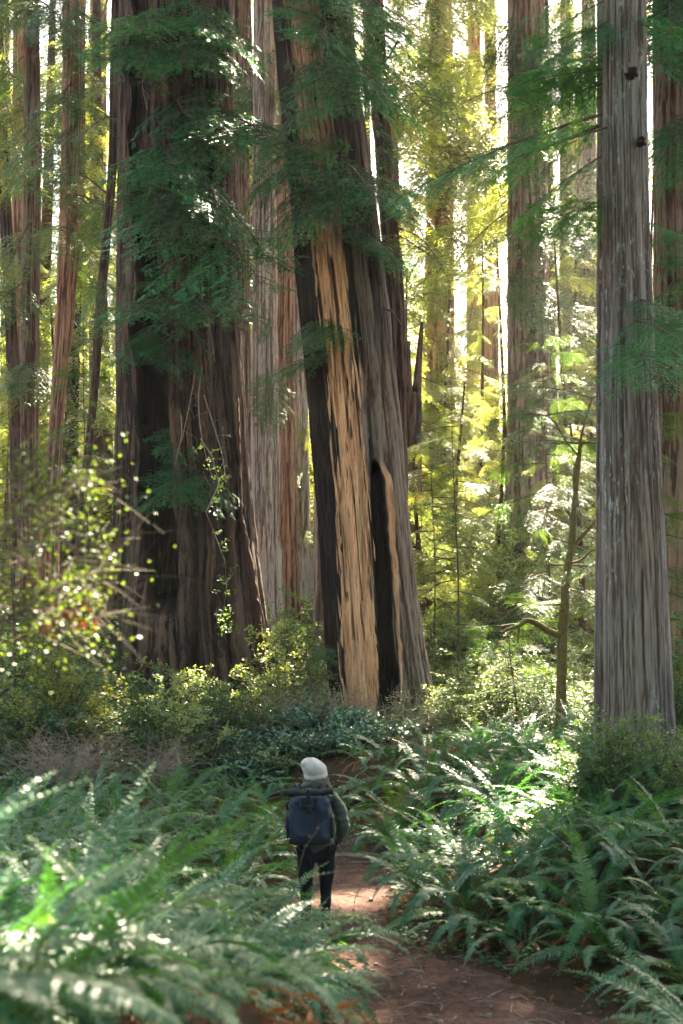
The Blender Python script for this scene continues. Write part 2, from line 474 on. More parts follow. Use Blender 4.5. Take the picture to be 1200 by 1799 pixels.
# ------------------------------------------------------------------ trunks
def make_trunk(name, spec, Y, n, m, seed, mat, A=.05, K=26, flare=.25, fh=1.6, ztop=50., zones=None, lob=.04, parent=None, relx=None, zbase=None):
    """spec: rows (py, x left, x right) from the photograph at distance Y"""
    rows = []
    for (py, xl, xr) in spec:
        a = W(xl, py, Y); b = W(xr, py, Y)
        rows.append((a[2], (a[0] + b[0]) / 2, (b[0] - a[0]) / 2))
    rows.sort()
    rows = np.array(rows)
    cx0 = rows[0, 1]
    zb = hz(cx0, Y) - .35 if zbase is None else zbase
    if rows[0, 0] > zb:
        sl = (rows[1, 1:] - rows[0, 1:]) / max(rows[1, 0] - rows[0, 0], .1)
        ext = rows[0, 1:] + sl * (zb - rows[0, 0]) * .7
        rows = np.vstack([[zb, ext[0], max(ext[1], rows[0, 2])], rows])
    sl = (rows[-1, 1] - rows[-3, 1]) / max(rows[-1, 0] - rows[-3, 0], .1)
    if ztop > rows[-1, 0]:
        rows = np.vstack([rows, [ztop, rows[-1, 1] + sl * (ztop - rows[-1, 0]) * .6, rows[-1, 2] * .72]])
    zvis = min(ztop, W(600, 0, Y)[2] + 1.0)
    z = np.concatenate([np.linspace(zb, zvis, m), np.linspace(zvis, max(ztop, zvis + .5), 10)[1:]]) if ztop > zvis + 1 else np.linspace(zb, ztop, m)
    mm = len(z)
    C = np.interp(z, rows[:, 0], rows[:, 1]); R = np.interp(z, rows[:, 0], rows[:, 2])
    ker = max(3, m // 14) | 1
    def smo(a): return np.convolve(np.pad(a, ker // 2, mode='edge'), np.ones(ker) / ker, 'valid')
    C = smo(C); R = smo(R)
    th = np.arange(n) * 2 * math.pi / n
    TH, Z = np.meshgrid(th, z)
    CC = C[:, None]; RR = R[:, None]
    k = int(K)
    def pn(kk, s, zf, ph=0, warp=0.):
        v = VN(seed * 7 + s, kk, 97)
        return v((TH + warp) / (2 * math.pi) * kk, Z * zf + ph)
    w = (pn(6, 1, .35) - .5) * .25 + (pn(k, 2, .8) - .5) * .10
    r1 = np.clip(np.abs(2 * pn(k, 3, .3, 0, w) - 1) * 1.6, 0, 1) ** .6
    r2 = np.clip(np.abs(2 * pn(int(k * 2.1), 4, .75, 5, w) - 1) * 1.6, 0, 1) ** .7
    r3 = .6 * pn(int(k * 4.3), 5, 3.2, 3, w) + .4 * pn(int(k * 3), 12, 7.5, 1, w)
    relief = np.clip(.42 * r1 + .34 * r2 + .36 * r3 - .08, 0, 1)
    big = (pn(5, 6, .06) - .5) + .5 * (pn(9, 8, .12) - .5)
    rr = RR * (1 + lob * 2 * big) + A * (relief - .6) * 2
    fl = np.exp(-np.clip(Z - zb - .3, 0, 99) / fh)
    rr = rr * (1 + flare * fl * (.5 + 1.0 * pn(7, 9, .1)))
    zone = np.zeros((mm, n, 4)); zone[..., 3] = 1
    DY = 0.0
    if zones is not None:
        rr, relief, DY = zones(TH, Z, rr, relief, zone, CC, RR)
    rr = np.maximum(rr, .02)
    X = CC + rr * np.cos(TH); YY = Y + rr * np.sin(TH) + DY
    base = np.array([C[0], Y, zb])
    V = np.stack([X, YY, Z], -1).reshape(-1, 3) - base
    i = np.arange(mm - 1)[:, None] * n; j = np.arange(n)[None, :]; j2 = (j + 1) % n
    q = np.stack([i + j, i + j2, i + n + j2, i + n + j], -1).reshape(-1, 4)
    top = len(V); V = np.vstack([V, V[-n:].mean(0)])
    tcap = np.stack([top - n + np.arange(n), top - n + (np.arange(n) + 1) % n, np.full(n, top)], -1)
    me = new_mesh(name, V, q, tcap, [mat])
    a = me.attributes.new('relief', 'FLOAT', 'POINT'); a.data.foreach_set('value', np.append(relief.ravel(), .5).astype(np.float32))
    a = me.attributes.new('zone', 'FLOAT_COLOR', 'POINT'); a.data.foreach_set('color', np.vstack([zone.reshape(-1, 4), [[0, 0, 0, 1]]]).astype(np.float32).ravel())
    if parent is None:
        root = empty('redwood_tree', base)
    else:
        root = parent; base = base - np.array(parent.location)
    o = link('trunk', me, root, loc=None if parent is None else base)
    root['_x'] = 0
    return root, dict(C=lambda zz: float(np.interp(zz, z, C)), R=lambda zz: float(np.interp(zz, z, R)), Y=Y, zb=zb, root=root)


# photograph rows -> world heights for zone edges
def edge_fn(tab, Y):
    zz = np.array([W(600, r[0], Y)[2] for r in tab]); o = np.argsort(zz); zz = zz[o]
    cols = []
    for c in range(1, len(tab[0])):
        xx = np.array([W(r[c], r[0], Y)[0] for r in tab])[o]; cols.append((zz, xx))
    return [lambda Z, a=a, b=b: np.interp(Z, a, b) for a, b in cols]


SN_Y = 31.0
snag_spec = [(0, 478, 616), (120, 486, 626), (200, 495, 636), (300, 505, 650), (400, 514, 664), (500, 521, 676), (600, 531, 688), (700, 540, 698), (800, 548, 707), (900, 557, 716),
             (1000, 564, 725), (1100, 568, 738), (1200, 576, 752), (1290, 590, 766)]
snag_tab = [  # py, black|tan, tan|dark, cavity left, cavity right, ledge right
    (0, 503, 562, 600, 601, 602), (120, 512, 572, 600, 601, 602), (300, 526, 590, 620, 621, 622), (400, 549, 592, 630, 631, 632), (500, 556, 606, 640, 641, 642),
    (600, 569, 617, 648, 649, 650), (700, 580, 626, 655, 656, 657), (790, 589, 636, 656, 658, 664), (840, 593, 641, 651, 667, 682), (900, 598, 645, 651, 674, 690),
    (1000, 597, 655, 657, 682, 697), (1100, 601, 660, 662, 688, 697), (1200, 606, 663, 666, 696, 701), (1290, 612, 664, 667, 706, 710)]


def snag_zones(TH, Z, rr, relief, zone, CC, RR):
    e = edge_fn(snag_tab, SN_Y)
    X = CC + rr * np.cos(TH); front = np.sin(TH) < .25
    jag = (VN(81, 64, 128)(TH * 9, Z * 1.3) - .5) * .16 + (VN(82, 128, 128)(TH * 20, Z * 5) - .5) * .07
    jag = jag + (VN(74, 128, 128)(TH * 34, Z * .9) - .5) * .30 + (VN(70, 512, 128)(TH * 75, Z * 1.7) - .5) * .20
    jag2 = (VN(83, 64, 128)(Z * 1.1, Z * 0 + 2) - .5) * .2 + (VN(84, 64, 128)(Z * 4.3, Z * 0) - .5) * .08
    Xj = X + jag * .6
    s = .028
    black = (1 - ss(Xj, e[0](Z) - s, e[0](Z) + s)) * front
    wood = ss(Xj, e[0](Z) - s, e[0](Z) + s) * (1 - ss(Xj, e[1](Z) - s * 2, e[1](Z) + s * 2)) * front
    cl, cr, lr = e[2](Z) + jag2 * .25, e[3](Z) + jag2 * .35, e[4](Z) + jag2 * .7
    zc = W(600, 815, SN_Y)[2]
    low = 1 - ss(Z, zc - .25, zc + .1)
    cav = ss(X, cl - s, cl + s) * (1 - ss(X, cr - s, cr + s)) * front * low
    ledge = ss(X, cr - s, cr + s) * (1 - ss(X, lr - s, lr + s)) * front * low
    # dark stained strip between bare wood and the grey bark
    dk = ss(Xj, e[1](Z) - s, e[1](Z) + s * 2) * (1 - ss(Xj, e[1](Z) + .16, e[1](Z) + .42)) * front * (VN(85, 64, 64)(TH * 14, Z * .7) > .34) * .75
    # grain of the bare wood: shallow long splits, checks
    grain = VN(86, 320, 97)(TH / (2 * math.pi) * 320, Z * .9)
    grain2 = VN(87, 180, 97)(TH / (2 * math.pi) * 180 + 2.5 * VN(71, 64, 64)(Z * .5, Z * 0), Z * .5)
    split = ss(grain2, .70, .84) * ss(VN(72, 64, 64)(TH * 9, Z * 1.6), .35, .6)
    plank = np.floor((X - e[0](Z)) / .17 + .4 * VN(88, 64, 64)(Z * .3, X * 0)) % 3
    wr = RR * 1.0 - .05 + .035 * grain - .13 * split + .03 * plank + .05 * (VN(73, 90, 97)(TH / (2 * math.pi) * 90, Z * 1.3) - .5)
    rr = rr * (1 - wood) + wr * wood
    rr = rr * (1 - black) + (RR * .99 - .03 + .04 * relief + .02 * grain) * black
    rr = rr + ledge * (.02 + .06 * VN(89, 64, 64)(Z * 5, TH * 9)) - dk * .04
    DY = cav * (.40 + .06 * grain)
    cav = ss(X, cl - s * 2.5, cl) * (1 - ss(X, cr, cr + s * 2)) * front * low
    pit = ss(VN(75, 150, 128)(TH / (2 * math.pi) * 150, Z * 3.5), .78, .9) * ss(VN(76, 64, 64)(TH * 4, Z * .8), .4, .6)
    rr = rr - .05 * pit * wood
    upd = ss(Z, W(600, 720, SN_Y)[2], W(600, 540, SN_Y)[2]) * ss(Xj, e[1](Z) + .02, e[1](Z) + .25) * front * (.45 + .5 * ss(VN(67, 40, 97)(TH / (2 * math.pi) * 40, Z * .3), .3, .6))
    upd = upd * (1 - .6 * ss(X, CC + .75 * RR, CC + .95 * RR))
    zone[..., 0] = np.clip(black + cav + dk + upd + (split + pit * .8) * wood * .8, 0, 1)
    zone[..., 1] = np.clip(wood + ledge * (.25 + .6 * VN(68, 64, 64)(Z * 2.3, TH * 7)), 0, 1)
    # ragged stained patches of weathered greyer wood high up
    hi = ss(Z, W(600, 520, SN_Y)[2], W(600, 330, SN_Y)[2])
    zone[..., 1] *= 1 - .55 * hi
    stain = ss(VN(69, 60, 97)(TH / (2 * math.pi) * 60, Z * .45), .66, .85) * wood * .35
    zone[..., 1] *= 1 - stain
    return rr, relief, DY


BG_Y = 33.0
big_spec = [(0, 214, 406), (200, 212, 412), (450, 209, 424), (600, 206, 428), (800, 203, 438), (1000, 198, 456), (1100, 188, 468), (1210, 176, 482)]
big_tab = [(0, 238, 262, 240), (200, 240, 266, 242), (430, 246, 272, 250), (520, 248, 298, 262), (600, 248, 299, 262), (700, 254, 306, 268), (850, 258, 314, 274), (950, 264, 320, 280), (1060, 280, 326, 296), (1210, 300, 310, 300)]


def big_zones(TH, Z, rr, relief, zone, CC, RR):
    e = edge_fn(big_tab, BG_Y)
    X = CC + rr * np.cos(TH); front = np.sin(TH) < 0
    j = (VN(91, 64, 64)(Z * 1.1, Z * 0) - .5) * .22 + (VN(92, 64, 64)(Z * 3.7, Z * 0) - .5) * .08
    s = .03
    cav = ss(X, e[0](Z) + j - s, e[0](Z) + j + s) * (1 - ss(X, e[1](Z) + j * .6 - s, e[1](Z) + j * .6 + s)) * front
    up = ss(Z, W(600, 470, BG_Y)[2], W(600, 420, BG_Y)[2]); dn = 1 - ss(Z, W(600, 1090, BG_Y)[2], W(600, 1040, BG_Y)[2])
    DY = cav * (1 - dn) * (1.1 - .7 * up)
    # shallow valleys between fused stems
    v2 = np.exp(-((X - (CC + .25 * RR)) / .12) ** 2) * front
    v3 = np.exp(-((X - (CC + .62 * RR)) / .10) ** 2) * front
    rr = rr - .16 * v2 - .14 * v3
    zone[..., 0] = cav * (1 - dn) * (1 - .35 * up)
    lowc = ss(VN(93, 30, 64)(TH / (2 * math.pi) * 30, Z * .25), .68, .8) * .55
    zone[..., 0] = np.clip(zone[..., 0] + lowc * front, 0, 1)
    mossy = ss(VN(94, 20, 64)(TH / (2 * math.pi) * 20, Z * .4), .6, .8) * (1 - ss(Z, 0, 6))
    zone[..., 2] = mossy * .5
    return rr, relief, DY


def low_moss(TH, Z, rr, relief, zone, CC, RR):
    zone[..., 2] = ss(VN(95, 20, 64)(TH / (2 * math.pi) * 20, Z * .6), .5, .8) * (1 - ss(Z, 1, 5)) * .6
    zone[..., 0] = ss(VN(96, 16, 64)(TH / (2 * math.pi) * 16, Z * .15), .8, .9) * .6
    return rr, relief, 0.


def char_side(TH, Z, rr, relief, zone, CC, RR):
    zone[..., 0] = ss(np.cos(TH) + (VN(97, 64, 64)(Z * .8, TH * 3) - .5) * .5, .1, .3)
    return rr, relief, 0.


TREES = {}


def tree(key, spec, Y, n, m, seed, mat, label, group='standing redwood trees', **kw):
    root, info = make_trunk('trunk', spec, Y, n, m, seed, mat, **kw)
    tag(root, label, 'tree', group)
    TREES[key] = info
    return info


tree('snag', snag_spec, SN_Y, 640, 420, 1, M['bark_snag'], 'leaning fire-scarred redwood with bare tan wood between black char strips', A=.04, K=52, flare=.12, fh=1.2, zones=snag_zones, lob=.02)
tree('big', big_spec, BG_Y, 640, 380, 2, M['bark_dark'], 'massive dark redwood trunk with a deep black burnt cavity left of centre', A=.06, K=56, flare=.15, fh=1.5, zones=big_zones, lob=.035)
tree('right', [(0, 1062, 1134), (200, 1060, 1136), (400, 1059, 1140), (600, 1058, 1148), (800, 1058, 1158), (1000, 1060, 1170), (1200, 1062, 1180), (1330, 1062, 1186)], 20.0, 400, 340, 3, M['bark_grey'],
     'grey straight redwood trunk with pale lichen flecks, large at the right edge', A=.022, K=42, flare=.12, fh=.8, lob=.02)
tree('right_twin', [(0, 1050, 1075), (400, 1049, 1078), (800, 1048, 1080), (1000, 1047, 1082), (1300, 1044, 1085)], 20.9, 90, 200, 4, M['bark_grey'],
     'slim grey trunk pressed against the left side of the lichen-flecked redwood', A=.02, K=22, flare=.1, lob=.02)
tree('farright', [(0, 1152, 1232), (500, 1150, 1236), (1000, 1152, 1246), (1250, 1150, 1250)], 30.0, 140, 130, 5, M['bark_brown'], 'dark reddish redwood trunk cut by the right edge of the view', A=.05, K=30)
tree('midright', [(0, 893, 956), (300, 893, 960), (600, 893, 964), (850, 892, 968), (1000, 888, 974)], 56.0, 150, 150, 6, M['bark_mid'], 'straight grey-brown redwood trunk left of the mossy bent sapling', A=.09, K=34, flare=.1, fh=3)
tree('midright_back', [(0, 935, 963), (500, 938, 970), (850, 945, 985), (1010, 945, 992)], 60.0, 80, 90, 7, M['bark_dark'], 'darker trunk half hidden behind the right side of the straight grey-brown redwood', A=.08, K=24, zones=low_moss)
tree('left1', [(0, 42, 68), (300, 44, 70), (600, 38, 69), (800, 36, 68), (1000, 30, 70)], 42.0, 110, 130, 8, M['bark_brown'], 'straight brown redwood trunk near the left edge behind the yellow-leaved branches', A=.05, K=26)
tree('left2', [(0, 24, 50), (500, 20, 46), (900, 16, 44), (1000, 14, 46)], 52.0, 80, 90, 9, M['bark_red'], 'pale brown trunk partly hidden at the far left edge', A=.06, K=22)
tree('left3', [(0, 110, 148), (200, 110, 148), (400, 104, 142), (560, 99, 130), (700, 90, 114), (850, 80, 104), (980, 70, 102)], 40.0, 100, 150, 10, M['bark_red'], 'reddish leaning redwood trunk bending toward lower left', A=.035, K=22)
tree('left4', [(0, 118, 150), (300, 116, 148), (600, 110, 140), (800, 100, 136), (1010, 92, 134)], 47.0, 90, 110, 11, M['bark_dark'], 'dark charred trunk directly behind the reddish leaning trunk', A=.06, K=22, zones=char_side)
tree('left5', [(0, 196, 212), (300, 190, 206), (560, 166, 182), (700, 158, 172), (880, 138, 152), (950, 132, 148)], 36.0, 40, 90, 12, M['bark_dark'], 'thin dark curved trunk between the left trunks and the massive redwood', A=.015, K=12)
tree('left6', [(0, 160, 186), (600, 160, 186), (1010, 156, 190)], 66.0, 60, 70, 13, M['bark_brown'], 'distant brown trunk in the gap left of the massive redwood', A=.08, K=20)
tree('left7', [(0, -20, 4), (240, -8, 14), (500, 6, 26), (800, 18, 40), (980, 22, 46)], 46.0, 50, 70, 14, M['bark_dark'], 'thin dark trunk slanting across the far left edge', A=.03, K=16)
tree('mid1', [(0, 404, 436), (500, 406, 440), (1050, 408, 446)], 48.0, 90, 110, 15, M['bark_brown'], 'brown trunk touching the right flank of the massive dark redwood', A=.06, K=24)
tree('mid2', [(0, 446, 484), (400, 444, 486), (800, 442, 490), (1060, 438, 494)], 44.0, 120, 130, 16, M['bark_pale'], 'pale grey-pink redwood trunk in the gap between massive and leaning redwoods', A=.05, K=30)
tree('mid3', [(0, 484, 512), (600, 484, 516), (1060, 484, 524)], 50.0, 90, 100, 17, M['bark_red'], 'redder trunk just right of the pale grey-pink redwood', A=.07, K=24, zones=low_moss)
tree('mid4', [(300, 508, 536), (700, 508, 540), (1060, 508, 548)], 57.0, 70, 90, 18, M['bark_pale'], 'shaded pale trunk immediately left of the black char strip', A=.07, K=20)
tree('mid5', [(400, 552, 578), (900, 552, 580), (1130, 550, 592)], 36.0, 60, 70, 19, M['bark_pale'], 'pale trunk peeping out behind the foot of the leaning fire-scarred redwood', A=.03, K=18)
tree('back1', [(0, 640, 672), (300, 662, 692), (560, 682, 712), (900, 688, 716), (1000, 686, 718)], 38.5, 70, 90, 20, M['bark_dark'], 'dark trunk emerging behind the right side of the leaning redwood', A=.05, K=20)
tree('back3', [(0, 756, 794), (300, 752, 796), (600, 750, 798), (880, 745, 802)], 72.0, 110, 100, 22, M['bark_sunlit'], 'sunlit orange-red trunk standing in the bright gap', A=.12, K=22)
tree('back4', [(300, 822, 846), (700, 820, 850), (1000, 815, 856)], 84.0, 60, 70, 23, M['bark_sunlit'], 'distant sunlit trunk between the orange-red trunk and straight grey-brown redwood', A=.1, K=18)
tree('back5', [(300, 852, 872), (700, 850, 876), (1000, 846, 880)], 78.0, 60, 70, 24, M['bark_red'], 'distant brown trunk close to the left side of the straight grey-brown redwood', A=.1, K=18)
tree('back6', [(200, 985, 1008), (700, 983, 1010), (1000, 980, 1014)], 76.0, 50, 60, 25, M['bark_brown'], 'distant trunk seen through foliage above the mossy bent sapling', A=.1, K=16)
tree('back7', [(0, 1022, 1046), (700, 1020, 1048), (1040, 1016, 1050)], 68.0, 50, 60, 26, M['bark_brown'], 'distant trunk just left of the lichen-flecked redwood', A=.08, K=16)

inf = TREES['right']
for (px, py, sz) in ((1112, 125, .12), (1128, 245, .09)):
    mb = MB(); c = W(px, py, 19.58); th = np.arange(14) * math.pi / 7; V = [c + [0, -.05, 0]]
    r_ = np.random.default_rng(int(px)); sz = sz * .62
    for rr_i, (q1, dy) in enumerate(((.35, -.075), (.7, -.05), (1.0, .03), (1.15, .12))):
        j_ = 1 + .25 * r_.normal(0, 1, 14)
        V += [c + np.array([math.cos(a_) * sz * q1 * j_[k_], dy, math.sin(a_) * sz * q1 * .9 * j_[k_]]) for k_, a_ in enumerate(th)]
    V = np.array(V) - np.array(inf['root'].location)
    qd = [[1 + b_ * 14 + k_, 1 + b_ * 14 + (k_ + 1) % 14, 1 + (b_ + 1) * 14 + (k_ + 1) % 14, 1 + (b_ + 1) * 14 + k_] for b_ in range(3) for k_ in range(14)]
    mb.add(V, qd, [[0, 1 + (k_ + 1) % 14, 1 + k_] for k_ in range(14)])
    link('knot', mb.mesh('knot', [M['bark_brown']], True), inf['root'])
# splinters of torn wood and bark lips standing proud of the scar
M['raw_wood'] = plain('raw_wood', (.74, .39, .21), .9, .2, .45, 3.0, .6, 0, (14, 14, 1.2))
inf = TREES['snag']; e_ = edge_fn(snag_tab, SN_Y); r_ = np.random.default_rng(33); rl = np.array(inf['root'].location)
for i in range(110):
    py = r_.uniform(330, 1270); z0 = W(600, py, SN_Y)[2]; kind = i % 5
    if kind == 4 and py < 860: continue
    a_ = e_[0](z0); b_ = e_[1](z0)
    xx = a_ + r_.normal(0, .05) if kind < 2 else b_ + r_.normal(0, .05) if kind == 2 else r_.uniform(a_, b_) if kind == 3 else e_[3](z0) + r_.normal(.06, .04)
    l = r_.uniform(.25, 1.1); w_ = r_.uniform(.018, .06); lean = inf['C'](z0 + l) - inf['C'](z0)
    R_ = inf['R'](z0); yy = SN_Y - math.sqrt(max(.02, R_ ** 2 - (xx - inf['C'](z0)) ** 2)) + .02
    t = np.linspace(0, 1, 6); mb = MB()
    out_ = r_.uniform(.01, .07)
    P_ = np.stack([xx + lean * t + r_.normal(0, .006, 6), yy - out_ * np.sin(t * 2.6), z0 + l * t], 1)
    mb.tube(P_ - rl, w_ * np.array([.25, .9, 1, .75, .4, .06]), 5, flat=.6)
    link('splinter' if kind < 4 else 'bark_lip', mb.mesh('splinter', [M['raw_wood'] if (kind < 4 and r_.random() < .75) else M['twig']]), inf['root'])

# broken two-pronged snag
r, inf = make_trunk('trunk', [(700, 706, 742), (780, 706, 741), (900, 704, 742)], 50.0, 70, 50, 27, M['bark_dark'], A=.05, K=18, ztop=W(700, 690, 50)[2])
r.name = 'broken_snag'; tag(r, 'broken dark snag ending in two upright prongs right of the leaning redwood', 'tree', 'standing redwood trees')
for (sp, zt) in (([(600, 714, 720), (640, 713, 722), (705, 707, 726), (730, 707, 726)], 600), ([(570, 738, 744), (640, 730, 741), (705, 722, 740), (730, 720, 740)], 566)):
    make_trunk('prong', sp, 50.0, 24, 30, 28, M['bark_dark'], A=.02, K=10, ztop=W(700, zt, 50)[2], parent=r, zbase=W(700, 740, 50)[2], flare=0)
for c in r.children:
    if c.name.startswith('trunk') and c != r.children[0]: c.name = 'prong'

# ------------------------------------------------------------------ foliage branches (meshes shared by their copies)
def make_branch(seed, L=4.0, nsec=26, nter=12, nk=12, kl=.10, kw=.03, needle='needle_dark', droop=.5, name='branch'):
    r = np.random.default_rng(seed); mb = MB()
    s = np.linspace(0, 1, 14)
    def axis(s):
        s = np.asarray(s)
        return np.stack([L * s, .25 * np.sin(s * 3 + seed) * s, L * (.10 * s - droop * .32 * s ** 2)], -1)
    mb.tube(axis(s), .032 * (1 - s) + .005, 5, 1)
    P_, D_, N_ = [], [], []
    for i in range(nsec):
        si = .16 + .84 * (i + r.random() * .6) / nsec
        if r.random() < .08: continue
        p0 = axis(si); side = 1 if i % 2 else -1
        l = (1.45 * math.sin(math.pi * min(1, si * .8 + .2)) ** .7 + .15) * (L / 4) * r.uniform(.6, 1.1)
        ang = math.radians(r.uniform(38, 68)) * side
        d0 = np.array([math.cos(ang), math.sin(ang), r.uniform(-.25, .18)])
        t = np.linspace(0, 1, 6)
        dr = r.uniform(.15, .45)
        sec = p0 + d0 * l * t[:, None] + np.array([0, 0, -1]) * (dr * l * t ** 2)[:, None]
        mb.tube(sec, .009 * (1 - t) + .002, 3, 1)
        n_t = max(3, int(nter * l / (1.2 * L / 4)))
        for j in range(n_t):
            tj = (j + .5) / n_t
            pj = p0 + d0 * l * tj + np.array([0, 0, -dr * l * tj ** 2])
            s2 = 1 if j % 2 else -1
            a2 = ang + math.radians(r.uniform(35, 60)) * s2
            lt = .34 * (L / 4) * (1.15 - .7 * tj) * r.uniform(.7, 1.2)
            d2 = np.array([math.cos(a2), math.sin(a2), r.uniform(-.45, .0)]); d2 /= np.linalg.norm(d2)
            k = np.arange(nk); u_ = (k + .3) / nk
            pk = pj + d2 * (lt * u_)[:, None] + np.array([0, 0, -.25 * lt]) * (u_ ** 2)[:, None]
            sg = np.where(k % 2 == 0, 1., -1.)
            perp = np.array([-d2[1], d2[0], 0.])
            dk = d2 * .75 + perp * sg[:, None] * .8 + r.normal(0, .14, (nk, 3))
            nn = np.array([0, 0, 1.]) + r.normal(0, .25, 3) + r.normal(0, .10, (nk, 3))
            P_.append(pk); D_.append(dk); N_.append(nn)
    P_ = np.concatenate(P_); D_ = np.concatenate(D_); N_ = np.concatenate(N_)
    mb.kites(P_, D_, N_, kl * r.uniform(.7, 1.2, len(P_)), kw, 0)
    return mb.mesh(name, [M[needle], M['twig']])


FINE = [make_branch(100 + i, needle='needle_dark') for i in range(5)]
FINE_MID = [make_branch(110 + i, needle='needle_mid', nsec=22) for i in range(3)]
COARSE = [make_branch(120 + i, nk=6, nter=10, kl=.17, kw=.05, needle='needle_mid', droop=.7) for i in range(3)]
COARSE_B = [make_branch(130 + i, nk=6, nter=10, kl=.17, kw=.05, needle='needle_sunlit', droop=.8) for i in range(3)]


def put_branch(info, start, end, meshes, wid=1.0, roll=None):
    start = np.asarray(start, float); end = np.asarray(end, float)
    d = Vector(end - start); L = d.length
    q_ = d.to_track_quat('X', 'Z')
    root = info['root']
    o = bpy.data.objects.new('branch', random.choice(meshes))
    COL.objects.link(o); o.parent = root
    o.location = Vector(start) - root.location
    rr = random.uniform(-.5, .5) if roll is None else roll
    o.rotation_mode = 'QUATERNION'
    o.rotation_quaternion = q_ @ Quaternion((1, 0, 0), rr)
    s = L / 4.0
    o.scale = (s, s * wid, s * wid)
    return o


def at_trunk(info, z):
    return np.array([info['C'](z), info['Y'], z])


def branch_px(key, spx, spy, epx, epy, Ye, meshes=FINE, wid=1.1):
    """a branch leaving the trunk at the height of pixel spy and reaching (epx, epy) at distance Ye"""
    inf = TREES[key]
    z0 = W(spx, spy, inf['Y'])[2]
    put_branch(inf, at_trunk(inf, z0), W(epx, epy, Ye), meshes, wid)


# dark boughs in front of the massive redwood and the leaning one: (trunk, start y, end x, end y, end distance)
near = []
rr_ = random.Random(5)
def scatter(key, n, y0, y1, x0, x1, ymin, ymax, dmin, dmax, meshes=FINE, drop=(20, 110), wid=1.1):
    for _ in range(n):
        ex = rr_.uniform(x0, x1); ey = rr_.uniform(y0, y1); Y = TREES[key]['Y']
        branch_px(key, 0, max(-150, ey - rr_.uniform(*drop)), ex, ey, Y + rr_.uniform(dmin, dmax), meshes, wid)

scatter('big', 7, 330, 560, 240, 450, 0, 0, -4.5, -2.2)
scatter('big', 2, 330, 560, 240, 450, 0, 0, -4.5, -2.2, FINE_MID)
scatter('big', 5, 190, 340, 300, 520, 0, 0, -4, -2)
scatter('big', 7, 400, 640, 180, 290, 0, 0, -3.5, -1)
scatter('big', 9, 20, 100, 150, 440, 0, 0, -3.5, -2, drop=(0, 60))
scatter('big', 4, 780, 900, 250, 380, 0, 0, -3, -2.3, wid=.8)
scatter('snag', 8, 200, 420, 430, 700, 0, 0, -4, -1.5)
scatter('snag', 5, 30, 200, 590, 740, 0, 0, -3.5, -1.5)
scatter('snag', 5, -40, 110, 540, 780, 0, 0, -3.5, -1, drop=(0, 60))
scatter('right', 9, 10, 430, 870, 1050, 0, 0, -.5, 2.5, FINE, drop=(30, 120), wid=1.0)
scatter('farright', 6, -20, 260, 1120, 1230, 0, 0, -4, -2)
scatter('snag', 4, 560, 740, 470, 560, 0, 0, -2.5, -1.5, wid=.7)
scatter('snag', 5, 300, 560, 640, 760, 0, 0, -2.5, .5, wid=.9)
# boughs from the big right trunk, reaching left and right
for sy, ex, ey, Ye in ((190, 690, 330, 20.5), (215, 860, 300, 19), (250, 900, 380, 21), (330, 930, 420, 19.5), (120, 880, 150, 21), (60, 930, 60, 20), (20, 960, 110, 19.5),
                       (560, 1235, 590, 17.5), (600, 1180, 660, 17), (40, 1230, 60, 19), (380, 1230, 420, 20), (520, 1210, 560, 18.5)):
    branch_px('right', 0, sy, ex, ey, Ye, FINE, .8)
scatter('farright', 10, 20, 700, 1130, 1260, 0, 0, -3, -1.5)
scatter('midright', 22, 80, 420, 820, 1050, 0, 0, -4, 1, COARSE)
scatter('midright', 10, 420, 760, 860, 1060, 0, 0, -4, 0, COARSE, wid=.8)
scatter('left1', 14, 0, 700, -60, 140, 0, 0, -3, 1, COARSE)
scatter('left3', 20, 20, 640, 60, 260, 0, 0, -3, 1, FINE_MID)
scatter('left4', 20, 0, 760, 60, 230, 0, 0, -3, 2, COARSE_B)
scatter('left7', 16, 0, 800, -40, 60, 0, 0, -3, 1, COARSE_B)
scatter('left5', 10, 100, 800, 130, 230, 0, 0, -2, 1, FINE_MID, wid=.8)
scatter('left6', 16, 0, 800, 120, 230, 0, 0, -2, 2, COARSE_B)
scatter('mid1', 6, 0, 300, 380, 480, 0, 0, -3, 0, COARSE)
scatter('mid2', 8, 100, 760, 420, 560, 0, 0, -3, 0, COARSE, wid=.7)
scatter('mid4', 8, 760, 1000, 490, 570, 0, 0, -3, 0, COARSE_B, wid=.6)
scatter('back1', 12, 0, 460, 620, 780, 0, 0, -3, 2, FINE_MID)
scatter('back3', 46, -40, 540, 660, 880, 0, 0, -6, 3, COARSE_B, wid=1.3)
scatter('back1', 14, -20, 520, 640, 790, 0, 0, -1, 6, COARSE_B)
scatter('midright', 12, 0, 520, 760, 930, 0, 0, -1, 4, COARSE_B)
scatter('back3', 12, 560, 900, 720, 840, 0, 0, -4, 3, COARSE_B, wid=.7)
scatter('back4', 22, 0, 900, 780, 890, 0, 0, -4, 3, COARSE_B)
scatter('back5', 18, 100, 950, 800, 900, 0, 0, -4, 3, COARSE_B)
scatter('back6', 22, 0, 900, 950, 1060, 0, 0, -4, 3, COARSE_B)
scatter('back7', 16, 0, 900, 980, 1060, 0, 0, -4, 3, COARSE)

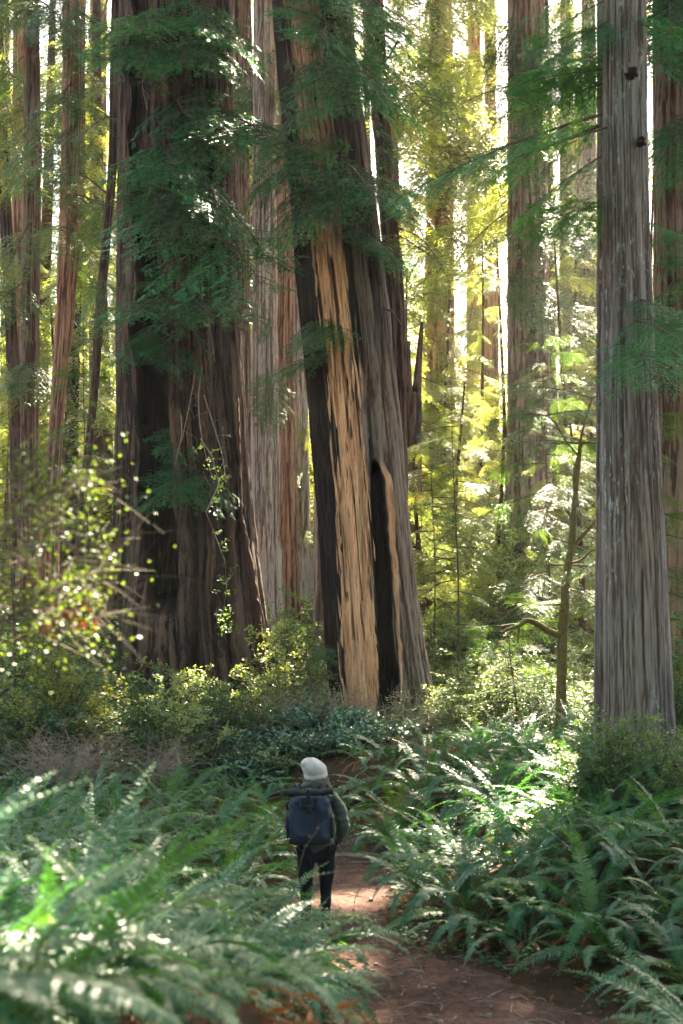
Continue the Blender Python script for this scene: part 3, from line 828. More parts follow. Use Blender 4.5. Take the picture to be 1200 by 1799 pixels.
# far trees: their own trunks and drooping branches, the forest that closes the view
def far_tree(x, y, h, r0, nb, meshes, label, lo=2.0, bl=(4, 7), group='far redwoods in the bright distance'):
    zb = hz(x, y) - .3
    root = empty('redwood_tree', (x, y, zb)); tag(root, label, 'tree', group)
    mb = MB(); s = np.linspace(0, 1, 12)
    mb.tube(np.stack([.4 * np.sin(s * 2 + x), 0 * s, h * s], 1), r0 * (1 - .75 * s) * (1 + .5 * np.exp(-s * 30)), 14)
    me = mb.mesh('trunk', [M['bark_red']], True); link('trunk', me, root)
    inf = dict(root=root)
    for _ in range(nb):
        z = zb + lo + (h - lo) * random.random() ** 1.1
        az = random.uniform(0, 2 * math.pi); l = random.uniform(*bl) * (1.1 - .7 * (z - zb) / h)
        st = np.array([x, y, z]); en = st + np.array([math.cos(az) * l, math.sin(az) * l, -l * random.uniform(.05, .45)])
        put_branch(inf, st, en, meshes, 1.2)
    return root


fr = random.Random(31)
FARL = {'l': 'far leafy redwood seen through the left-hand gaps', 'm': 'far pale-green redwood glimpsed between the massive and leaning trunks',
        'c': 'far sunlit yellow-green redwood in the bright central gap', 'r': 'far sunlit redwood behind the right-hand trunks'}
for (px, Y, h, nb) in ((-40, 85, 40, 46), (10, 70, 34, 40), (70, 62, 30, 36), (100, 95, 40, 40), (150, 78, 34, 36), (215, 100, 42, 46), (180, 58, 26, 30), (430, 72, 36, 44), (500, 84, 36, 46), (560, 98, 38, 46),
                      (640, 80, 36, 40), (705, 66, 24, 26), (745, 96, 26, 16), (860, 90, 20, 14), (960, 88, 30, 24), (1010, 76, 28, 34), (1060, 86, 32, 34), (1120, 72, 34, 40), (1180, 66, 34, 40), (1230, 84, 40, 40)):
    x = W(px, 900, Y)[0]
    k = 'l' if px < 300 else 'm' if px < 600 else 'c' if px < 890 else 'r'
    far_tree(x, Y, h, fr.uniform(.35, .8), nb, COARSE_B if k in 'cm' or fr.random() < .5 else COARSE, FARL[k], group='far redwoods, ' + {'l': 'left', 'm': 'middle', 'c': 'bright gap', 'r': 'right'}[k])

# slender young trees whose sprays fill the bright gap and the left-hand gaps
yl = ['left', 'gap', 'gap', 'right']
for i, (px, Y, h) in enumerate(((690, 52, 11), (730, 62, 14), (748, 47, 7), (812, 54, 9), (835, 66, 16), (868, 56, 8), (785, 70, 18), (705, 76, 20), (880, 72, 20), (990, 52, 14), (1030, 58, 18), (1000, 46, 8), (955, 66, 20),
                            (15, 56, 20), (60, 62, 20), (95, 54, 12), (150, 50, 16), (185, 62, 20), (10, 48, 10), (470, 60, 20), (540, 62, 20), (1160, 46, 16), (1190, 54, 20))):
    side = 'in the left-hand gaps' if px < 200 else 'between the massive and leaning trunks' if px < 600 else 'in the bright gap right of the leaning trunk' if px < 900 else 'behind the mossy bent sapling' if px < 1100 else 'behind the lichen-flecked redwood'
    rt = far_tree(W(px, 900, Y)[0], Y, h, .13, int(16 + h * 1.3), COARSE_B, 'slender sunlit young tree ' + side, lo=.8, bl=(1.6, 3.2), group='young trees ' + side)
    rt.name = 'young_tree'

# distant wood that reads as one mass
fw = MB(); n = 42000
fx = rng.uniform(-75, 75, n); fy = rng.uniform(120, 190, n)
gapc = np.exp(-((fx / fy * 2500 - 230) / 90) ** 2)
fz0 = height(fx, fy)
topz = 8 + 18 * VN(5, 64, 64)(fx * .16, fy * .05) - 5 * gapc
fz = fz0 + topz * rng.random(n) ** .8
fw.kites(np.stack([fx, fy, fz], 1), rng.normal(0, 1, (n, 3)) * [1, 1, .5], rng.normal(0, 1, (n, 3)), rng.uniform(.5, 1.2, n), rng.uniform(.25, .55, n))
o = link('distant_wood', fw.mesh('distant_wood', [M['needle_sunlit']])); tag(o, 'hazy mass of sunlit forest far beyond all trunks', 'forest', kind='stuff')

# ------------------------------------------------------------------ unseen canopy added to shade the floor, with gaps cut for sun spots
SPOTS = []   # points the sun reaches: (world point, radius)
def spot(px, py, Y, r): SPOTS.append((W(px, py, Y), r))
spot(60, 1345, 5.5, .38); spot(150, 1400, 5.5, .2); spot(10, 1600, 5.6, .22); spot(230, 1515, 6.8, .28); spot(120, 1680, 5.5, .2); spot(530, 1660, 10.0, .22)
spot(950, 1340, 17.5, .95); spot(1010, 1300, 18.5, .7); spot(850, 1400, 16.5, .35)
spot(375, 800, 29.6, .5); spot(380, 930, 29.6, .5); spot(395, 1060, 29.6, .45); spot(370, 1150, 29, .55)
spot(640, 1270, 27.3, .7); spot(690, 1300, 26.5, .5); spot(620, 1585, 16, .45); spot(600, 1650, 13.6, .3)
spot(450, 1400, 20, .5); spot(660, 1400, 21, .45); spot(780, 1350, 19, .4); spot(530, 650, 28.5, .5)
spot(620, 1000, 29.5, .0); spot(720, 1290, 14, 0)
spot(435, 700, 32.2, 1.0); spot(450, 1050, 32, 1.0); spot(445, 900, 32, .8)
spot(60, 900, 7.4, .35); spot(200, 1000, 7.4, .25); spot(480, 1290, 27, .5); spot(480, 1120, 32, .9)


def proj(p):
    t = (p[..., 2] - 1.0) / SUNV[2]
    return p[..., :2] - SUNV[:2] * t[..., None]


SP = [(proj(np.asarray(s[0])[None])[0], s[1]) for s in SPOTS if s[1] > 0]
n = 210000
cz = rng.uniform(24, 48, n)
tx = rng.uniform(-17, 15, n); ty = rng.uniform(-1, 46, n)
cp = np.stack([tx + SUNV[0] / SUNV[2] * (cz - 1), ty + SUNV[1] / SUNV[2] * (cz - 1), cz], 1)
clump = VN(55, 64, 64)(tx * .55, ty * .55) * .6 + VN(56, 64, 64)(tx * 1.6, ty * 1.6) * .4
keep = clump > np.where((ty < 13) & (tx < .5), .13, .28)
keep &= ~((ty > 34) & (rng.random(n) < ss(ty, 34, 46)))
keep &= ~((tx > 1.5) & (rng.random(n) < ss(ty, 23, 31)))
keep &= (cp[:, 2] > CAM_Z + .41 * cp[:, 1] + 1.2) | (np.abs(cp[:, 0]) > .25 * cp[:, 1] + 1.5)
for c, r_ in SP:  # canopy opened along the sun direction so light reaches the spots
    keep &= np.hypot(tx - c[0], ty - c[1]) > r_ + .1
cp = cp[keep]
print('canopy flakes', len(cp))
# unseen trees added to carry this canopy; the rest hangs on trees in view
cents = [(17., 22.), (25., 27.), (21., 33.), (27., 42.), (31., 52.), (22., 54.), (-14., 26.), (-17., 44.)]
roots = []
for k, (x, y) in enumerate(cents):
    zb = hz(x, y) - .3
    root = empty('redwood_tree', (x, y, zb)); tag(root, 'tall redwood added outside the view so its crown shades the ferns', 'tree', 'added shade redwoods outside the view')
    mb = MB(); s = np.linspace(0, 1, 20); mb.tube(np.stack([0 * s, 0 * s, 52 * s], 1), .9 * (1 - .8 * s) * (1 + .4 * np.exp(-s * 25)), 24)
    link('trunk', mb.mesh('trunk', [M['bark_brown']], True), root); roots.append(root)
for key in ('snag', 'big', 'right', 'farright', 'midright', 'left1', 'left3', 'mid2', 'back7', 'left6'):
    t_ = TREES[key]; cents.append((t_['C'](36), t_['Y'])); roots.append(t_['root'])
cents = np.array(cents)
near_i = np.argmin(((cp[:, None, :2] - cents[None]) ** 2).sum(-1), 1)
for k, root in enumerate(roots):
    pts = cp[near_i == k]; b_ = np.array(root.location); x, y = cents[k]
    if not len(pts): continue
    mb = MB(); L_ = rng.uniform(.18, .36, len(pts))
    mb.kites(pts - b_, rng.normal(0, 1, (len(pts), 3)) * [1, 1, .5], rng.normal(0, 1, (len(pts), 3)) * .5 + SUNV, L_, L_ * .7)
    for i in range(0, len(pts), 420):
        e = pts[i] - b_; zz = e[2] + 1.0; t = np.linspace(0, 1, 5)[:, None]
        mb.tube((np.array([x, y, 0]) - b_ * [1, 1, 0] + [0, 0, zz]) * (1 - t) + e * t, .07 * (1 - t[:, 0]) + .015, 4, 1)
    link('crown', mb.mesh('crown', [M['needle_mid'], M['twig']]), root)  # crown pieces placed where their shadow falls on the floor

# unseen redwoods added behind and above the viewpoint to cut the skylight
for k, (x, y) in enumerate(((-15., -14.), (-5., -18.), (5., -16.), (14., -12.), (-13., -3.), (12., 1.), (-12., 9.), (11., 12.))):
    zb = hz(x, y) - .3; root = empty('redwood_tree', (x, y, zb)); tag(root, 'broad-crowned redwood added behind or beside the viewpoint to block skylight', 'tree', 'added shade redwoods behind the viewpoint')
    mb = MB(); s_ = np.linspace(0, 1, 16); mb.tube(np.stack([0 * s_, 0 * s_, 40 * s_], 1), .8 * (1 - .8 * s_) * (1 + .4 * np.exp(-s_ * 25)), 20)
    link('trunk', mb.mesh('trunk', [M['bark_brown']], True), root)
    lo = 3.0 if y < -5 else 16.0; m_ = 3600
    hh = rng.uniform(lo, 38, m_); rad = (8.5 * (1.15 - hh / 42)) * np.sqrt(rng.random(m_)); az = rng.uniform(0, 6.283, m_)
    pts = np.stack([rad * np.cos(az), rad * np.sin(az), hh], 1)
    wx = pts[:, 0] + x; wy = pts[:, 1] + y; wz = hh + zb
    vis = (wy > .5) & (wz < CAM_Z + .43 * wy + 1) & (np.abs(wx) < .27 * wy + 2)
    pj = np.stack([wx, wy], 1) - SUNV[:2] * ((wz - 1) / SUNV[2])[:, None]
    for c, r_ in SP: vis |= np.hypot(pj[:, 0] - c[0], pj[:, 1] - c[1]) < r_ + .45
    pts = pts[~vis]; mb = MB(); L_ = rng.uniform(.4, .95, len(pts))
    mb.kites(pts, rng.normal(0, 1, (len(pts), 3)) * [1, 1, .5], rng.normal(0, 1, (len(pts), 3)), L_, L_ * .7)
    for i in range(0, len(pts), 90):
        t = np.linspace(0, 1, 4)[:, None]; mb.tube(np.array([0, 0, pts[i][2] + .6]) * (1 - t) + pts[i] * t, .06 * (1 - t[:, 0]) + .015, 4, 1)
    link('crown', mb.mesh('crown', [M['needle_dark'], M['twig']]), root)

# ------------------------------------------------------------------ ferns
def make_frond(seed, L=1.0, e0=78, e1=-30, npin=44, lmax=.10, mat=0, twist=0., curl=0.):
    r = np.random.default_rng(seed); mb = MB()
    ns = 24; s = np.linspace(0, 1, ns)
    el = np.radians(e0 + (e1 - e0) * s ** .85 - curl * np.clip(s - .8, 0, 1) * 500)
    ds = L / (ns - 1)
    x = np.concatenate([[0], np.cumsum(np.cos(el[:-1]) * ds)]); z = np.concatenate([[0], np.cumsum(np.sin(el[:-1]) * ds)])
    y = .06 * L * np.sin(s * 2.2 + seed) * s
    ax = np.stack([x, y, z], 1)
    mb.tube(ax, .0045 * (1 - s * .8) * (L ** .5), 3, 1)
    T_ = np.gradient(ax, axis=0); T_ /= np.linalg.norm(T_, axis=1)[:, None]
    u_ = .10 + .9 * (np.arange(npin) + .5) / npin
    P0 = np.stack([np.interp(u_, s, ax[:, k]) for k in range(3)], 1)
    TT = np.stack([np.interp(u_, s, T_[:, k]) for k in range(3)], 1)
    prof = np.clip(np.minimum(.45 + 1.9 * (u_ - .1), 1.02 * (1 - u_) ** .62 * 1.25 + .03), 0, 1)
    vs, qs, ts = [], [], []; c = 0
    for side in (1, -1):
        S = np.cross(TT, np.array([0, 0, 1.])); S[:] = np.array([0, -1, 0]); S = S * side
        up = np.cross(S, TT) * side; up *= np.sign(up[:, 2:3] + 1e-6)
        l = lmax * prof * r.uniform(.82, 1.08, npin) * L ** .3 * np.where(r.random(npin) < .05, .3, 1)
        tw = twist + r.normal(0, .10, npin)
        d = S * np.cos(tw)[:, None] + TT * .32 + up * (.10 + np.sin(tw)[:, None])
        d += r.normal(0, .05, d.shape); d /= np.linalg.norm(d, axis=1)[:, None]
        w = .018 * (.5 + .6 * prof) * (L ** .5) * 1.1
        nrm = up + TT * .25 + r.normal(0, .12, d.shape)
        sv = np.cross(d, nrm); sv /= np.linalg.norm(sv, axis=1)[:, None]
        dn = -up * .22
        a = P0 + sv * w[:, None] * .45; b = P0 - sv * w[:, None] * .45
        m1 = P0 + d * (l * .55)[:, None] + dn * (l * .12)[:, None]
        e = m1 + sv * w[:, None] * .42; f = m1 - sv * w[:, None] * .42
        tip = P0 + d * l[:, None] + dn * (l * .75)[:, None] + TT * (l * .10)[:, None]
        V = np.stack([a, b, f, e, tip], 1)
        idx = np.arange(npin)[:, None] * 5
        mb.add(V, idx + np.array([0, 1, 2, 3]), idx + np.array([3, 2, 4]), m=0)
    return mb.mesh('frond', [M['fern_dry'] if mat else M['fern'], M['fern_stem']])


FR = [make_frond(i, 1.0, e0, e1, twist=tw) for i, (e0, e1, tw) in enumerate(((84, 5, .1), (76, -22, 0), (70, -45, .15), (62, -35, -.05), (80, -60, .1), (66, -10, .05), (50, -38, .0), (72, -75, .1)))] + [make_frond(20 + i, 1.0, e0, e1, twist=tw, npin=np_, lmax=lm) for i, (e0, e1, tw, np_, lm) in enumerate(((88, 30, .0, 38, .085), (79, -90, .1, 46, .095), (58, -55, -.2, 40, .11), (69, 10, .2, 36, .075), (74, -35, -.25, 48, .105), (45, -20, .1, 42, .09)))]
FRD = [make_frond(40 + i, .85, e0, e1, mat=1, lmax=.07, twist=-.5) for i, (e0, e1) in enumerate(((40, -75), (55, -85), (25, -60)))]
FERN_N = [0]


def fern(x, y, sc, label, group, nf=None, dry=2, up=0.0, seed=None):
    r = random.Random(seed if seed is not None else FERN_N[0] * 13 + 5); FERN_N[0] += 1
    z = hz(x, y)
    root = empty('sword_fern', (x, y, z), 0)
    tag(root, label, 'fern', group)
    nf = nf or r.randint(11, 16)
    a0 = r.uniform(0, 6.3)
    mx = Matrix
    for i in range(nf):
        o = bpy.data.objects.new('frond', r.choice(FR)); COL.objects.link(o); o.parent = root
        az = a0 + i * 2.39996 + r.uniform(-.25, .25)
        inner = i / nf
        tilt = (1 - inner) * .22 + r.uniform(-.14, .1) - up        # outer fronds lean further out
        o.rotation_euler = (r.uniform(-.35, .35), tilt, az)
        o.rotation_euler = (mx.Rotation(az, 4, 'Z') @ mx.Rotation(tilt, 4, 'Y') @ mx.Rotation(r.uniform(-.4, .4), 4, 'X')).to_euler()
        k = 1.15 * sc * r.uniform(.72, 1.12)
        o.scale = (k, k, k); o.location = (math.cos(az) * .05, math.sin(az) * .05, .02)
    for i in range(dry):
        o = bpy.data.objects.new('dry_frond', r.choice(FRD)); COL.objects.link(o); o.parent = root
        az = r.uniform(0, 6.3)
        o.rotation_euler = (0, .3, az); k = sc * r.uniform(.7, 1.0); o.scale = (k, k, k); o.location = (math.cos(az) * .05, math.sin(az) * .05, .05)
    return root


PERS = (-.255, 14.45)
pts = []
cr = random.Random(77)
tries = 0
while tries < 9000:
    tries += 1
    y = 4.2 + (27.5 - 4.2) * cr.random() ** .8
    x = cr.uniform(-1, 1) * (.25 * y + 1.0)
    d, s = pdist(x, y); d = d[0]; s = s[0]
    gap = .54 if y < 20 else .66
    if d < (.42 if y < 18 else .12): continue
    if y < 11 and s > 0 and d < .6: continue
    if y < 7.0 and x > -.35: continue
    if y < 12 and s < 0 and x > -.45 - .12 * (12 - y): continue
    if s < 0 and 8 < y < 16 and d < .42: continue
    if 23.5 < y and abs(x) < 2.2 and x > -2.5: continue       # the salal mound stands here
    if math.hypot(x - PERS[0], y - PERS[1]) < .75: continue
    if math.hypot(x - 4.05, y - 20) < .9: continue
    if any((x - a) ** 2 + (y - b) ** 2 < gap * gap for a, b in pts): continue
    pts.append((x, y))
for (x, y) in pts:
    d, s = pdist(x, y); px = 600 + FPX * x / y; d = d[0]
    near_p = 'at the path edge' if d < .9 else 'well away from the path'
    if s[0] < 0:
        if y < 9: lab, sc = ('nearest out-of-focus sword fern low in the left corner' if y < 6.8 else 'out-of-focus sword fern in the left foreground, one row back'), 1.12
        elif y < 12: lab, sc = 'sword fern on the left bank in front of the walker, ' + (near_p if px > 300 else 'toward the left edge'), 1.0
        elif y < 14.5: lab, sc = 'sword fern on the left bank beside the walker, ' + (near_p if px > 320 else 'middle of the bank' if px > 140 else 'at the left edge'), 1.0
        elif y < 18: lab, sc = 'sword fern just beyond the walker on the left, ' + (near_p if px > 330 else 'middle of the bank' if px > 150 else 'toward the left edge'), .95
        elif px < 300: lab, sc = 'sword fern below the bare twig bushes, ' + ('at the left edge' if px < 80 else 'left part' if px < 190 else 'right part') + (', nearer row' if y < 22.5 else ', farther row'), .9
        else: lab, sc = 'sword fern left of the walker below the glossy mound' if y < 21.5 else 'small sword fern at the edge of the glossy mound', .9
    else:
        if y < 14: lab, sc = 'shaded sword fern on the near right bank, ' + near_p, .95
        elif y < 17.5 and px > 700: lab, sc = 'sword fern on the right bank level with the walker, ' + (near_p if px < 950 else 'toward the right edge' if px < 1120 else 'cut by the right edge'), 1.0
        elif y < 21 and px > 1000: lab, sc = 'sword fern crowded round the foot of the lichen-flecked redwood', 1.0
        elif y < 21 and px > 700: lab, sc = 'pale sword fern topping the right bank, ' + ('sunlit, below the rust-red frond' if px > 860 else 'nearer the path bend'), 1.0
        elif px > 850: lab, sc = 'sword fern behind the right bank, ' + ('left of the mossy tree' if px < 960 else 'right of the mossy tree') + (', nearer row' if y < 24 else ', farther row'), .9
        else: lab, sc = 'sword fern behind the walker ' + ('where the path bends' if y < 22 else 'at the foot of the glossy mound'), .82
    fern(x, y, sc * cr.uniform(.85, 1.12), lab, lab.replace('sword fern', 'sword ferns'), dry=7 if (s[0] > 0 and y < 17) else 3, seed=int(x * 1000) ^ int(y * 777))
for (px, Y, sc, lab) in ((-130, 5.3, 1.0, 'huge blurred sword fern arching in from the left edge'), (30, 5.9, .9, 'blurred sunlit sword fern low in the left corner'),
                    (110, 7.1, 1.0, 'blurred sword fern with a long bright arching frond left of the walker'), (230, 6.0, .95, 'blurred dark fern at the bottom left of centre'), (20, 4.6, 1.0, 'nearest blurred fern in the bottom left corner'),
                    (290, 8.4, .95, 'blurred fern leaning toward the path at the bottom'), (400, 7.4, .85, 'low blurred fern at the bottom edge left of the path'), (470, 9.0, .75, 'small fern at the left edge of the path near the bottom'), (440, 10.6, .85, 'fern hiding the shins of the walker'), (528, 12.7, 1.15, 'small fern directly before the feet of the walker'), (480, 13.4, .95, 'small fern at the left boot of the walker')):
    fern(W(px, 1500, Y)[0], Y, sc, lab, 'named near ferns', nf=16, dry=4, up=.12 if Y < 6.6 else 0)
for (px, Y, sc) in ((1290, 9.3, 1.1), (1230, 10.6, 1.0), (1330, 8.4, 1.2)):
    fern(W(px, 1500, Y)[0], Y, sc, 'shaded fern reaching in from the lower right edge', 'ferns in the lower right corner', dry=3)
# the three tall arching fronds that catch the sun at the left
for (px, Y, specs, lab) in ((-185, 5.5, ((1.6, 0.05, 84, -115), (1.35, .35, 80, -100), (1.5, -.2, 88, -105)), 'tall sword fern whose sunlit frond arches over the left edge'),
                            (35, 6.8, ((1.3, 0.0, 82, -110), (1.2, .5, 74, -90), (1.25, -.3, 86, -95)), 'sword fern with a long pale-tipped frond arching toward the walker'),
                            (20, 5.5, ((1.05, 0.1, 84, -110), (1.0, .6, 76, -90), (1.0, -.4, 86, -100)), 'low sword fern with sun-bleached arching fronds in the left corner')):
    x = W(px, 1500, Y)[0]; rt = fern(x, Y, .95, lab, 'arching foreground ferns', nf=8, dry=3)
    for q_, (L_, az, e0, e1) in enumerate(specs):
        o = link('frond', make_frond(60 + q_ + int(Y * 10), L_, e0, e1, npin=58, lmax=.115), rt, rot=(.30, 0, az))
# ferns further back in the understory right
for i in range(16):
    px = cr.uniform(760, 1060); Y = cr.uniform(34, 41)
    x = W(px, 1000, Y)[0]; fern(x, Y, 1.1, 'pale fern in the sunny hollow behind the mossy bent sapling', 'ferns in the sunny hollow', nf=9, dry=0)
# an almost upright rust-red dead frond on the right bank
p_ = W(925, 1430, 17.0)
root = empty('dead_fern', (p_[0], 17.0, hz(p_[0], 17.0))); tag(root, 'rust-red dead fern frond hooked over above the right bank', 'fern')
me = make_frond(90, 1.35, 88, -120, mat=1, lmax=.075)
link('dry_frond', me, root, rot=(0, 0, .35))
link('dry_frond', me, root, rot=(0, .2, 3.6), scale=.7)

# ------------------------------------------------------------------ shrubs
def shrub_meshes(seed, R, H, nst, leaves, ll, lw, leafmat, stemmat='twig', sr=.012, round_=False, up=.3, bend_=.09):
    r = np.random.default_rng(seed); ms = MB(); ml = MB(); P_, D_ = [], []
    for i in range(nst):
        az = r.uniform(0, 2 * math.pi); rad = R * math.sqrt(r.random()); hh = H * (1 - .45 * (rad / R) ** 2) * r.uniform(.65, 1.05)
        t = np.linspace(0, 1, 9)
        bend = r.normal(0, bend_ * H, (9, 3)).cumsum(0) * .4
        st = np.stack([np.cos(az) * rad * (t ** 1.3), np.sin(az) * rad * (t ** 1.3), hh * (t ** .8)], 1) + bend * t[:, None] * [1, 1, .4]
        ms.tube(st, sr * (1 - t * .75), 4)
        for j in range(7):
            tj = r.uniform(.25, .98); p0 = np.array([np.interp(tj, t, st[:, k]) for k in range(3)])
            a = r.uniform(0, 2 * math.pi); l = r.uniform(.2, .42) * (R * .55 + .15)
            d = np.array([math.cos(a), math.sin(a), r.uniform(-.1, .5)]); u_ = np.linspace(0, 1, 4)
            tw = p0 + d * l * u_[:, None] + np.array([0, 0, -.15 * l]) * (u_ ** 2)[:, None]
            ms.tube(tw, sr * .35 * (1 - u_ * .7), 3)
            m = max(1, leaves // (nst * 7)); v = r.uniform(.1, 1.05, m)
            P_.append(p0 + d * l * v[:, None] + r.normal(0, .02 * R + .008, (m, 3)))
            D_.append(d * .5 + r.normal(0, .6, (m, 3)))
    if leaves:
        P_ = np.concatenate(P_); D_ = np.concatenate(D_)
        nn = np.array([0, 0, 1.]) + r.normal(0, .45, (len(P_), 3))
        ml.kites(P_, D_ * [1, 1, .5], nn, ll * r.uniform(.7, 1.2, len(P_)), lw, 0, .5)
    return ms.mesh('stems', [M[stemmat]]), (ml.mesh('foliage', [M[leafmat]]) if leaves else None)


HUC = [shrub_meshes(200 + i, 1.0, 1.7, 26, 3600, .062, .034, 'huckle') for i in range(3)]
HUP = [shrub_meshes(205 + i, 1.0, 1.7, 26, 3400, .07, .038, 'huckle_sunlit') for i in range(2)]
HUD = [shrub_meshes(210 + i, 1.0, 1.5, 26, 3600, .06, .034, 'huckle_dark') for i in range(3)]
SAL = [shrub_meshes(220 + i, 1.0, .85, 26, 2400, .095, .065, 'salal', up=.2) for i in range(3)]
TWI = [shrub_meshes(230 + i, .9, 1.15, 44, 0, 0, 0, 'salal', 'twig_pale', .007, bend_=.26) for i in range(2)]
TWL = [shrub_meshes(235 + i, .8, 1.3, 26, 500, .05, .03, 'huckle', 'twig_pale', .007, bend_=.2) for i in range(2)]


def shrub(name, kinds, x, y, sc, label, group, cat='shrub', hs=1.0, z=None):
    a, b = random.choice(kinds)
    root = empty(name, (x, y, (hz(x, y) if z is None else z) - .05), random.uniform(0, 6.28)); root.scale = (sc, sc, sc * hs)
    tag(root, label, cat, group)
    link('stems', a, root)
    if b: link('foliage', b, root)
    return root


def shrub_px(name, kinds, px, Y, sc, label, group, **kw):
    shrub(name, kinds, W(px, 1000, Y)[0], Y, sc, label, group, **kw)


sr_ = random.Random(3)
G = 'leafy understory shrubs'
# left understory in front of the massive trunk
for i in range(26):
    px = sr_.uniform(-30, 440); Y = sr_.uniform(24, 31)
    if Y > 28.5 and 190 < px < 470: Y = 28.5
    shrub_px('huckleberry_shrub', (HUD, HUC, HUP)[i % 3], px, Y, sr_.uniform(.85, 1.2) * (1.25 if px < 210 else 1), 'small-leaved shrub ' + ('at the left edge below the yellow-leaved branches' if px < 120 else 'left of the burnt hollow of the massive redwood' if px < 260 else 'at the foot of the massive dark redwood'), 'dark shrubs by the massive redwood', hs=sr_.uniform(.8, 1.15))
for i in range(26):
    px = sr_.uniform(-40, 220); Y = sr_.uniform(30, 44)
    shrub_px('huckleberry_shrub', HUC, px, Y, sr_.uniform(1.0, 1.7), 'green shrub in front of the leftmost trunks', 'shrubs among the leftmost trunks', hs=1.2)
for i in range(12):
    px = sr_.uniform(455, 590); Y = sr_.uniform(30, 42)
    if Y < 33.5 and px > 530: px = 500
    shrub_px('huckleberry_shrub', HUP if i % 2 else HUC, px, Y, sr_.uniform(1.0, 1.55), 'bright green shrub between the massive and the leaning redwood', 'shrubs between the two great trunks', hs=1.15)
for i in range(52):
    px = sr_.uniform(740, 1050); Y = sr_.uniform(28, 47)
    if Y < 33 and px < 790: px += 60
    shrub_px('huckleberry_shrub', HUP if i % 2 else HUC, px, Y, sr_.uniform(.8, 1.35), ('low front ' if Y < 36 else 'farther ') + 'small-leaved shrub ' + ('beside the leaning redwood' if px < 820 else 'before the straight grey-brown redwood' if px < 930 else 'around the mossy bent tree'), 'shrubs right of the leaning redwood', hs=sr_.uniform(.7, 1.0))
for i in range(34):
    px = sr_.uniform(690, 1060); Y = sr_.uniform(46, 66)
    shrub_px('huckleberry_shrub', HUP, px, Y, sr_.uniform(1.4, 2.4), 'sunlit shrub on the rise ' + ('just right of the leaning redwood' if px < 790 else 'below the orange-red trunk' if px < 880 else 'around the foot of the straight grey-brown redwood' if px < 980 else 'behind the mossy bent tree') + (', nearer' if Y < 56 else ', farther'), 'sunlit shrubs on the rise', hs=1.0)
for i in range(10):
    px = sr_.uniform(1130, 1230); Y = sr_.uniform(23, 34)
    shrub_px('huckleberry_shrub', HUC, px, Y, sr_.uniform(.9, 1.4), 'leafy shrub at the right edge beyond the lichen-flecked redwood', 'shrubs at the right edge', hs=1.1)
for i in range(16):
    px = sr_.uniform(400, 700); Y = sr_.uniform(24, 27.5)
    shrub_px('salal_shrub', SAL, px, Y, sr_.uniform(.6, .95) * (.72 if px > 570 else 1), 'broad-leaved glossy blue-green shrub in the mound before the leaning redwood', 'glossy mound before the leaning redwood', hs=sr_.uniform(.9, 1.3))
shrub_px('salal_shrub', SAL, 560, 26.8, .95, 'tallest glossy blue-green clump left of the foot of the tan wood', 'glossy mound before the leaning redwood', hs=1.3)
for i in range(7):
    px = sr_.uniform(80, 300); Y = sr_.uniform(22, 25)
    shrub_px('bare_bush', TWI, px, Y, sr_.uniform(.9, 1.2), 'leafless tangle of pale twigs left of the glossy mound', 'bare twig bushes on the left', cat='bush')
for i in range(9):
    px = sr_.uniform(430, 590); Y = sr_.uniform(26.5, 29)
    shrub_px('bare_bush', TWL, px, Y, sr_.uniform(.9, 1.2), 'straw-coloured twiggy bush left of the tan wood', 'twiggy bushes left of the tan wood', cat='bush')
for i in range(5):
    px = sr_.uniform(660, 780); Y = sr_.uniform(27.5, 29)
    shrub_px('bare_bush', TWL, px, Y, sr_.uniform(.8, 1.1), 'thin twiggy bush before the grey right flank of the leaning redwood', 'twiggy bushes by the grey flank', cat='bush')
for i in range(9):
    px = sr_.uniform(1060, 1220); Y = sr_.uniform(16.4, 18.8)
    shrub_px('huckleberry_shrub', (HUD, HUC)[i % 2], px, Y, sr_.uniform(.6, .85), 'small dark shrub hiding the foot of the lichen-flecked redwood', 'dark shrubs at the right redwood foot', hs=1.0)

# hemlock saplings with short sprays
def sapling(px, Y, ytop, label, meshes=FINE_MID, nb=22, bl=(.9, 1.7), r0=.035, lean=0.):
    p = W(px, 1000, Y); zb = hz(p[0], Y) - .1; zt = W(px, ytop, Y)[2]
    root = empty('sapling', (p[0], Y, zb)); tag(root, label, 'sapling')
    s = np.linspace(0, 1, 14); H = zt - zb
    mb = MB(); mb.tube(np.stack([lean * s + .08 * np.sin(5 * s), .05 * np.cos(4 * s), H * s], 1), r0 * (1 - .85 * s), 7)
    link('trunk', mb.mesh('trunk', [M['twig']], True), root); inf = dict(root=root)
    for i in range(nb):
        t = .25 + .73 * i / nb; az = random.uniform(0, 6.28); l = random.uniform(*bl) * (1.15 - .8 * t)
        st = np.array([p[0] + lean * t, Y, zb + H * t]); en = st + np.array([math.cos(az) * l, math.sin(az) * l, -l * random.uniform(.0, .3)])
        put_branch(inf, st, en, meshes, 1.3)


sapling(800, 36, 680, 'slender dark-stemmed sapling with pale sprays below the orange-red trunk', bl=(1.2, 2.2))
sapling(900, 29, 1110, 'low green sapling spreading left of the mossy bent one', bl=(1.3, 2.0), nb=16)
sapling(545, 29, 1120, 'small bright green sapling left of the tan wood', bl=(1.0, 1.6), nb=18)
sapling(760, 44, 720, 'feathery sapling in front of the orange-red trunk', COARSE_B, bl=(2, 3.2))
sapling(960, 40, 560, 'leafy sapling covering the right side of the straight grey-brown redwood', bl=(2, 3.2), nb=30)
sapling(1150, 26, 640, 'leafy young tree filling the strip right of the lichen-flecked redwood', bl=(1.6, 2.4), nb=26)
sapling(150, 33, 560, 'thin sapling before the charred left trunk', bl=(1.6, 2.6), nb=26)
sapling(20, 26, 760, 'drooping green sapling at the left edge', bl=(1.6, 2.6), nb=22)

